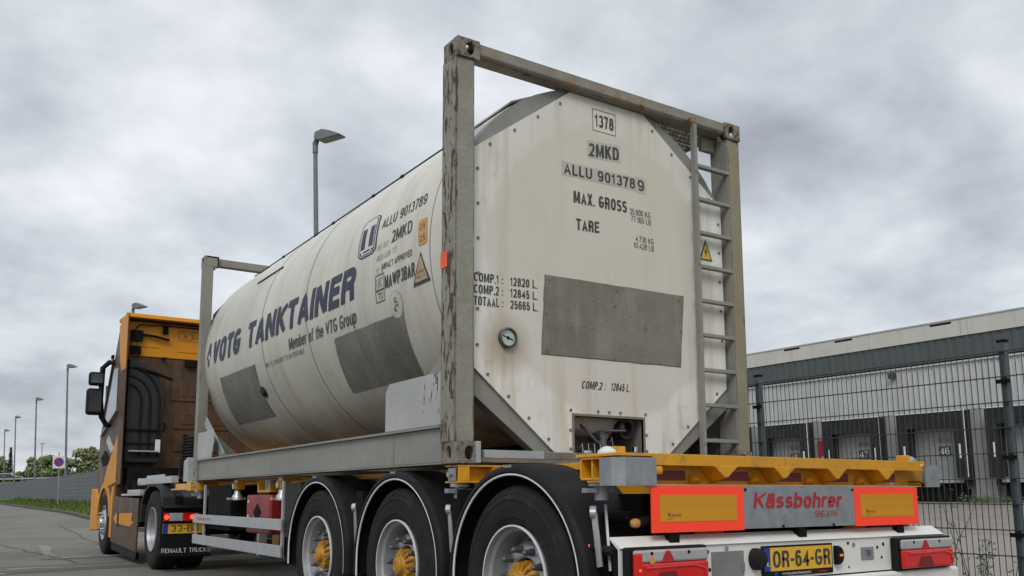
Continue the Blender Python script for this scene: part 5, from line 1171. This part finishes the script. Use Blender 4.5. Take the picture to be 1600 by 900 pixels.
# side guard, tool boxes, lockers
sgm = MB()
for s in (-1, 1):
    p1 = MB().box(s * 1.225, s * 1.205, 3.06, 6.08, .655, .752).box(s * 1.225, s * 1.205, 3.06, 6.08, .425, .527); g = T(p1, 'side_guard', 'alu', bevel=.003)
    q = MB()
    for y in (3.10, 5.70, 6.04): q.box(s * 1.204, s * 1.184, y - .02, y + .02, .42, 1.08 if y != 6.04 else .76)
    T(q, 'guard_post', 'alu', g)
    if s < 0:
        q = MB(); q.text('Kässbohrer', lambda u, v: (-1.2265, 5.90 - .56 * u, .690 + .034 * v), bold=.03, shear=.2); T(q, 'lettering', 'red_text', g, recalc=False)
    T(MB().box(s * 1.18, s * .62, 4.75, 5.62, .60, 1.06), 'locker', 'dark', bevel=.01)
    T(MB().box(s * 1.19, s * 1.18, 2.70, 3.07, .60, 1.06), 'locker_panel', 'plastic_grey', bevel=.003)
    lg = MB().box(s * .92, s * .80, 3.30, 3.42, .25, 1.0).box(s * 1.0, s * .72, 3.25, 3.47, .18, .22).box(s * .9, s * .82, 3.32, 3.40, .2, .3); T(lg, 'landing_leg', 'plastic_grey')
    lg = MB().box(s * .92, s * .84, 4.60, 4.68, .35, .98); T(lg, 'support_leg', 'alu')
rb = T(MB().box(-1.16, -.90, 3.56, 4.28, .60, .965), 'extinguisher_box', 'redbox', bevel=.02)
T(MB().prism([(4.05, .80), (3.93, .88), (3.81, .80), (3.93, .72)], 'x', -1.164, -1.158), 'box_emblem', 'dark', rb)
q = MB()
for z in (.90, .76): q.cyl((-1.166, 4.21, z), (-1.16, 4.21, z), .014, n=10)
T(q, 'box_button', 'white_txt', rb)
yb = MB().box(-1.15, -.9, 3.62, 3.98, .985, 1.005).box(-1.15, -.9, 3.62, 3.65, 1.006, 1.07).box(-1.15, -.9, 3.95, 3.98, 1.006, 1.07); T(yb, 'pump_bracket', 'yellow', bevel=.002)
T(MB().cyl((-1.08, 3.80, 1.006), (-1.08, 3.80, 1.10), .05, n=16).cyl((-1.08, 3.80, 1.05), (-1.08, 3.72, 1.05), .03, n=12), 'pump', 'galv', smooth=True)
T(MB().box(-.95, -.91, 3.9, 4.1, .42, .62), 'crank_bracket', 'yellow')
# goose neck at the front
T(MB().box(-1.20, 1.20, 6.35, 6.55, 1.02, 1.128).box(-1.20, 1.2, 6.56, 7.35, 1.03, 1.05).box(-1.16, -1.02, 6.60, 7.30, 1.051, 1.11), 'front_bolster', 'yellow', bevel=.003)
T(MB().box(-1.20, -1.11, 7.36, 9.45, 1.125, 1.215).cyl((-1.205, 9.45, 1.17), (-1.105, 9.45, 1.17), .052, n=18).box(-1.16, -1.14, 8.0, 9.1, 1.216, 1.25), 'extending_arm', 'alu', bevel=.004)
T(MB().prism([(6.78, 1.13), (6.55, 1.13), (6.60, 1.42), (6.78, 1.38)], 'x', -1.19, -1.08), 'corner_stop', 'galv_new', bevel=.003)
T(MB().box(-.5, .5, 6.4, 9.2, .98, 1.12), 'goose_neck', 'yellow')

# ================================================================== tractor unit
tk_ = thing('truck', 'brown and yellow tractor unit with high sleeper cab pulling the container trailer', 'truck', (0, 10.5, 0))
def K(mb, name, m, parent=None, **k): return mb.build(name, m, parent or tk_, **k)
# cab: lofted side profiles
CY = 11.0
secs = [(-1.25, [(11.0, .95), (11.0, 3.30), (11.02, 3.80), (11.45, 3.72), (11.75, 3.35), (12.15, 2.85), (12.55, 2.35), (12.85, 2.05), (12.9, 1.6), (13.0, 1.1), (12.95, .95)]),
        (-1.16, [(11.0, .92), (11.0, 3.32), (11.02, 3.90), (11.6, 3.86), (12.1, 3.55), (12.6, 3.05), (13.0, 2.5), (13.15, 2.1), (13.2, 1.6), (13.25, 1.0), (13.2, .92)]),
        (-.85, [(11.0, .92), (11.0, 3.35), (11.02, 3.95), (11.8, 3.93), (12.4, 3.70), (12.9, 3.15), (13.2, 2.5), (13.3, 2.1), (13.38, 1.6), (13.42, 1.0), (13.4, .92)])]
secs = secs + [(-x, p) for x, p in secs[::-1]]
cb_ = MB(); vs = []; k = len(secs[0][1])
for x, p in secs: vs += [(x, a, b) for a, b in p]
fs = [(i * k + j, i * k + (j + 1) % k, (i + 1) * k + (j + 1) % k, (i + 1) * k + j) for i in range(len(secs) - 1) for j in range(k)] + [tuple(range(k)), tuple((len(secs) - 1) * k + j for j in range(k - 1, -1, -1))]
cb_.add(vs, fs); cab = K(cb_, 'cab', 'brown', smooth=True)
# rear wall skins
K(MB().box(-1.19, 1.19, 10.975, 10.998, 1.30, 3.255), 'rear_wall', 'brown_wall', cab, bevel=.004)
uw = K(MB().box(-1.205, 1.205, 10.955, 10.998, 3.262, 3.84), 'upper_rear_wall', 'yellow_cab', cab, bevel=.01)
K(MB().prism([(10.70, 3.86), (10.72, 3.93), (11.6, 3.965), (11.6, 3.90), (11.02, 3.85)], 'x', -1.24, 1.24), 'roof_spoiler', 'yellow_cab', cab, bevel=.01)
K(MB().box(-1.2, 1.2, 10.80, 10.954, 3.842, 3.858), 'spoiler_underside', 'plastic_grey', cab)
for z0, z1, x0, x1 in ((3.38, 3.72, -.42, .42), (3.42, 3.75, -1.05, -.70), (3.40, 3.72, .62, 1.1)):
    K(MB().box(x0, x1, 10.945, 10.954, z0, z1), 'pressed_panel', 'yellow_cab', uw, bevel=.006)
q = MB(); q.text('33-BJ', lambda u, v: (-.37 + .52 * u, 10.942, 3.60 + .105 * v), bold=.01)
for a in ((-.40, -.39, 3.57, 3.745), (-.40, .20, 3.57, 3.578), (-.40, .20, 3.737, 3.745)): q.sheet([(a[0], 10.9425, a[2]), (a[1], 10.9425, a[2]), (a[1], 10.9425, a[3]), (a[0], 10.9425, a[3])])
K(q, 'painted_number', 'ink', uw, recalc=False)
q = MB().box(-1.16, -.98, 10.86, 10.954, 3.50, 3.68).box(-1.16, -1.0, 10.88, 10.954, 3.28, 3.42).box(-.66, -.58, 10.9, 10.954, 3.66, 3.80).tube([(-1.10, 10.9, 3.62), (-.8, 10.88, 3.60), (-.56, 10.90, 3.56)], .022, 8)
q.tube([(-1.17, 10.86, 3.30), (-1.16, 10.86, 3.6), (-1.05, 10.87, 3.77), (-.7, 10.9, 3.80), (.5, 10.9, 3.80)], .010, 6)
K(q, 'spoiler_strut', 'dark', uw)
for i, (x0, x1, z0, z1) in enumerate(((-.48, .55, 2.55, 3.02), (-.42, .5, 2.08, 2.36), (-.42, .5, 1.70, 1.98), (-.38, .5, 1.42, 1.60))):
    pp = K(MB().box(x0, x1, 10.955, 10.974, z0, z1), 'pressed_panel', 'brown_wall', cab, bevel=.012)
    K(MB().box(x0 + .12, x1, 10.945, 10.9545, z0 + .08, z1 - .12), 'panel_ridge', 'brown_wall', pp, bevel=.008)
# air intake trunk with curved ribs
q = MB().prism([(-1.19, 1.50), (-.66, 1.50), (-.66, 2.0), (-.60, 2.55), (-.60, 2.72), (-.74, 2.98), (-.95, 3.12), (-1.19, 3.20)], 'y', 10.80, 10.974); it = K(q, 'air_intake', 'plastic_grey', cab, bevel=.02)
q = MB()
for r_ in (.22, .36, .50): q.tube([(-1.19 + r_ * math.sin(a) , 10.80, 2.50 + (r_ + .05) * math.cos(a)) for a in lin(0, PI / 2, 10)] + [(-1.19 + r_, 10.80, 1.6)], .022, 8)
K(q, 'intake_rib', 'plastic', it, smooth=True)
K(MB().box(-1.19, -.62, 10.76, 10.79, 2.02, 2.045).box(-.62, -.58, 10.75, 10.79, 2.02, 2.16).box(-1.19, -.70, 10.77, 10.79, 1.80, 1.82), 'grab_rail', 'dark', cab)
K(MB().box(-.66, -.60, 10.85, 10.95, 3.22, 3.26).tube([(-1.1, 10.8, 3.05), (-.8, 10.78, 2.98), (-.5, 10.8, 2.88)], .025, 8).box(-.28, .3, 10.9, 10.954, 3.14, 3.25), 'cab_bracket', 'dark', cab)
K(MB().box(-1.14, -.69, 10.70, 10.78, 1.675, 1.695), 'catwalk_edge', 'galv_new', cab)
K(MB().box(-.735, -.66, 10.74, 10.76, 1.67, 1.88), 'paper_label', 'white_txt', cab)
K(MB().box(-1.15, 1.15, 10.55, 10.97, 1.05, 1.42).box(-1.1, .9, 10.3, 10.6, .75, 1.2), 'cab_mounting', 'dark', cab)
q = MB()
for i in range(3):
    x = -.36 + i * .06; q.tube([(x, 10.6, 1.55), (x - .08, 10.3, 1.25), (x - .02, 9.8, 1.18), (x + .05, 9.4, 1.35)], .018, 8)
q.tube([(x_ := -.30) and (-.30 + .085 * math.cos(t * .9), 10.35 + .085 * math.sin(t * .9), 1.20 + .0068 * t) for t in range(110)], .020, 6)
K(q, 'air_hose', 'rubber', smooth=True)
# side deflector and livery on the visible flank
for s in (-1, 1):
    K(MB().prism([(10.66, 1.15), (10.66, 3.86), (10.72, 3.93), (11.01, 3.90), (11.01, 1.15)], 'x', s * 1.255, s * 1.235), 'side_deflector', 'brown_wall', cab, bevel=.004)
    K(MB().prism([(10.655, 3.0), (10.655, 3.90), (10.74, 3.95), (11.4, 3.80), (11.2, 3.2), (11.02, 3.0)], 'x', s * 1.262, s * 1.2555), 'upper_fairing', 'yellow_cab', cab)
    K(MB().prism([(11.35, 2.35), (11.35, 3.10), (11.75, 3.12), (12.12, 2.75), (12.40, 2.30), (12.0, 2.18)], 'x', s * 1.256, s * 1.2505), 'side_window', 'glass', cab)
    K(MB().bar((s * 1.262, 11.1, 2.36), (s * 1.262, 12.6, 2.02), .015, .07, (1, 0, 0)).bar((s * 1.262, 12.55, 2.35), (s * 1.262, 11.8, 3.30), .012, .04, (1, 0, 0)), 'window_trim', 'chrome', cab)
    K(MB().prism([(11.02, 1.18), (11.02, 1.95), (11.9, 1.42), (12.15, 1.2), (12.0, 1.1)], 'x', s * 1.266, s * 1.2505), 'yellow_fairing', 'yellow_cab', cab, bevel=.01)
    K(MB().prism([(11.5, 1.55), (12.2, 1.75), (12.6, 1.62), (12.3, 1.48)], 'x', s * 1.262, s * 1.2505), 'door_shadow_patch', 'dark', cab)  # dark flat shape: shadow on the door put in as colour
    K(MB().prism([(11.3, 1.75), (11.9, 2.0), (12.1, 1.9), (11.6, 1.68)], 'x', s * 1.264, s * 1.2505), 'reflection_patch', 'alu', cab)  # pale metal shape painting a bright reflection onto the flank
    # wheel arch round the steering wheel
    q = MB(); q.lathe([(-.012, .575), (-.012, .66), (.16, .66), (.16, .64), (.01, .575)], (s * 1.262, 12.0, .53), 'x', 24, R(10), R(170), closed=True) if s < 0 else q.lathe([(.012, .575), (.012, .66), (-.16, .66), (-.16, .64), (-.01, .575)], (s * 1.262, 12.0, .53), 'x', 24, R(10), R(170), closed=True)
    K(q, 'wheel_arch', 'yellow_cab', cab, smooth=True)
    K(MB().prism([(12.62, .38), (12.64, .95), (12.8, 1.1), (13.35, 1.1), (13.35, .35)], 'x', s * 1.275, s * 1.20), 'bumper_corner', 'yellow_cab', cab, bevel=.02)
    K(MB().prism([(11.36, .30), (11.36, .98), (11.24, 1.12), (11.12, 1.12), (11.2, .30)], 'x', s * 1.268, s * 1.20), 'step_edge', 'yellow_cab', cab, bevel=.01)
    # skirt with arrow band
    skt = K(MB().prism([(9.10, .17), (9.05, .93), (10.6, .95), (11.19, .99), (11.19, .24)], 'x', s * 1.262, s * 1.24), 'side_skirt', 'brown', bevel=.006)
    K(MB().prism([(9.42, .72), (10.75, .70), (11.0, .62), (10.75, .54), (9.55, .52)], 'x', s * 1.268, s * 1.263), 'yellow_band', 'yellow_cab', skt)
    K(MB().box(s * 1.271, s * 1.2685, 10.50, 10.62, .50, .71), 'band_notch', 'dark', skt); K(MB().cyl((s * 1.262, 9.42, .57), (s * 1.276, 9.42, .57), .035, n=14), 'side_reflector', 'orange_st', skt)
    K(MB().prism([(9.12, .16), (11.19, .23), (11.19, .12), (9.2, .06)], 'x', s * 1.245, s * 1.20), 'lower_skirt', 'plastic', skt)
    K(MB().box(s * 1.25, s * .7, 9.15, 10.5, .965, 1.0).box(s * 1.20, s * .7, 9.4, 10.3, 1.003, 1.06), 'tank_top_step', 'alu', skt, bevel=.01)
    # mirrors
    mr = K(MB().tube([(s * 1.22, 11.75, 3.22), (s * 1.32, 11.85, 3.25), (s * 1.42, 11.85, 3.14), (s * 1.43, 11.85, 2.6), (s * 1.40, 11.85, 2.30), (s * 1.30, 11.9, 2.16), (s * 1.22, 12.0, 2.20)], .045, 10), 'mirror_arm', 'plastic', cab, smooth=True)
    K(MB().box(s * 1.39, s * 1.63, 11.76, 11.92, 2.83, 3.06), 'mirror_housing', 'plastic', mr, bevel=.04); K(MB().box(s * 1.40, s * 1.65, 11.76, 11.94, 2.33, 2.78), 'mirror_housing', 'plastic', mr, bevel=.045)
    K(MB().box(s * 1.42, s * 1.60, 11.752, 11.758, 2.87, 3.02), 'mirror_glass', 'glass', mr); K(MB().box(s * 1.43, s * 1.62, 11.752, 11.758, 2.38, 2.73), 'mirror_glass', 'glass', mr)
    K(MB().box(s * 1.26, s * 1.30, 11.75, 11.87, 3.30, 3.37), 'side_marker', 'dark', cab, bevel=.01)
K(MB().box(-1.15, 1.15, 13.22, 13.235, 2.3, 3.0), 'windscreen', 'glass', cab)
# chassis, fifth wheel
for s in (-1, 1): K(MB().box(s * .45, s * .38, 7.35, 12.9, .72, .98), 'frame_rail', 'dark')
K(MB().cyl((0, 8.2, .99), (0, 8.2, 1.04), .5, n=24), 'fifth_wheel', 'dark')
K(MB().box(-.9, .9, 10.2, 10.9, .5, 1.0), 'engine_box', 'dark')
# drive and steering wheels
def twheel(y, steer, s=-1):
    x0 = -1.262
    ty = MB(); W_ = .0 if steer else 0
    ty.lathe([(.06, .286), (.02, .300), (.004, .34), (.0, .40), (.006, .46), (.020, .500), (.045, .518), (.10, .522), (.105, .51), (.115, .51), (.12, .522), (.19, .522), (.195, .51), (.205, .51), (.21, .522), (.265, .518), (.295, .49), (.305, .42), (.30, .34), (.28, .296), (.25, .286)], (x0, y, .522), 'x', 64)
    ob = K(ty, 'steering_wheel' if False else 'wheel', 'rubber', smooth=True)
    if steer: rm = MB().lathe([(.05, .262), (.045, .288), (.004, .292), (.002, .284), (.04, .275), (.06, .255), (.05, .235), (-.005, .20), (-.012, .14), (-.03, .11), (-.055, .10), (-.06, .0)], (x0, y, .522), 'x', 56)
    else: rm = MB().lathe([(.05, .262), (.045, .288), (.004, .294), (.002, .284), (.05, .272), (.12, .255), (.20, .245), (.22, .20), (.21, .14), (.15, .135), (.11, .12), (.10, .0)], (x0, y, .522), 'x', 56)
    rim = K(rm, 'rim', 'steel', ob, smooth=True)
    for k in range(10):
        a = 2 * PI * k / 10; r_ = .1675; xx = x0 - .010 if steer else x0 + .20; c = (y + r_ * math.cos(a), .522 + r_ * math.sin(a)); K(MB().cyl((xx, *c), (xx - .05, *c), .020, .014, 8), 'wheel_nut', 'chrome' if steer else 'nut', rim)
    if not steer:
        t2 = MB().lathe([(.36, .29), (.33, .34), (.33, .46), (.36, .515), (.60, .515), (.63, .46), (.63, .34), (.60, .29)], (x0, y, .522), 'x', 40); K(t2, 'inner_tyre', 'rubber', ob, smooth=True)
    return ob
for y, st_ in ((8.12, False), (12.0, True)):
    wl = twheel(y, st_); wr = copy_tree(wl, tk_); pc = Vector((0, y - 10.5, 0)); wr.matrix_local = Matrix.Translation(pc) @ Matrix.Rotation(PI, 4, 'Z') @ Matrix.Translation(-pc)
    K(MB().cyl((-.9, y, .522), (.9, y, .522), .09, n=14), 'axle', 'dark')
# rear fender, flap and lamps
for s in (-1, 1):
    pr = [(8.80, .60), (8.76, .86), (8.55, 1.02), (8.30, 1.085), (7.95, 1.085), (7.70, 1.04), (7.52, .92), (7.48, .82), (7.46, .82), (7.47, .95), (7.66, 1.08), (7.93, 1.125), (8.33, 1.125), (8.60, 1.05), (8.82, .88), (8.86, .60)]
    fd = K(MB().prism(pr, 'x', s * 1.275, s * .62), 'rear_fender', 'plastic_grey', bevel=.012)
    q = MB()
    for x in (1.12, .80): q.prism([(7.455, .86), (7.46, .96), (7.655, 1.09), (7.93, 1.136), (8.3, 1.136), (8.3, 1.126), (7.93, 1.126), (7.66, 1.081), (7.475, .95)], 'x', s * x, s * (x - .10))
    K(q, 'fender_rib', 'plastic', fd, bevel=.006)
    K(MB().prism([(7.44, .835), (7.475, .835), (7.475, .20), (7.46, .18), (7.44, .20)], 'x', s * 1.29, s * .66), 'mud_flap', 'plastic', fd, bevel=.006)
    K(MB().box(s * 1.26, s * .62, 7.36, 7.46, .805, .832), 'flap_ledge', 'plastic_grey', fd, bevel=.008)
fl = thing_flap = MB().box(-1.27, -.80, 7.385, 7.438, .635, .755); tlg = K(fl, 'tail_light', 'plastic', bevel=.006)
K(MB().box(-1.262, -1.20, 7.375, 7.384, .645, .745), 'red_lens', 'lamp_red', tlg, bevel=.004); K(MB().box(-1.197, -1.035, 7.375, 7.384, .645, .745), 'clear_lens', 'lamp_clear', tlg, bevel=.004); K(MB().box(-1.032, -.81, 7.375, 7.384, .645, .745), 'red_lens', 'lamp_red', tlg, bevel=.004)
for x in (-1.232, -.92): K(MB().cyl((x, 7.366, .695), (x, 7.374, .695), .028, n=16), 'lit_bulb', 'lamp_lit', tlg)
npl = K(MB().box(-1.262, -.74, 7.425, 7.438, .485, .612), 'number_plate', 'plate_yel', bevel=.003)
K(MB().box(-1.262, -1.20, 7.421, 7.4245, .487, .610), 'plate_band', 'plate_blue', npl)
q = MB(); q.text('33-BJ', lambda u, v: (-1.165 + .34 * u, 7.4225, .510 + .080 * v), bold=.03); K(q, 'plate_number', 'ink', npl, recalc=False)
q = MB(); q.text('RENAULT TRUCKS', lambda u, v: (-1.265 + .605 * u, 7.436, .245 + .055 * v), bold=.012); K(q, 'flap_lettering', 'white_txt', tlg, recalc=False)
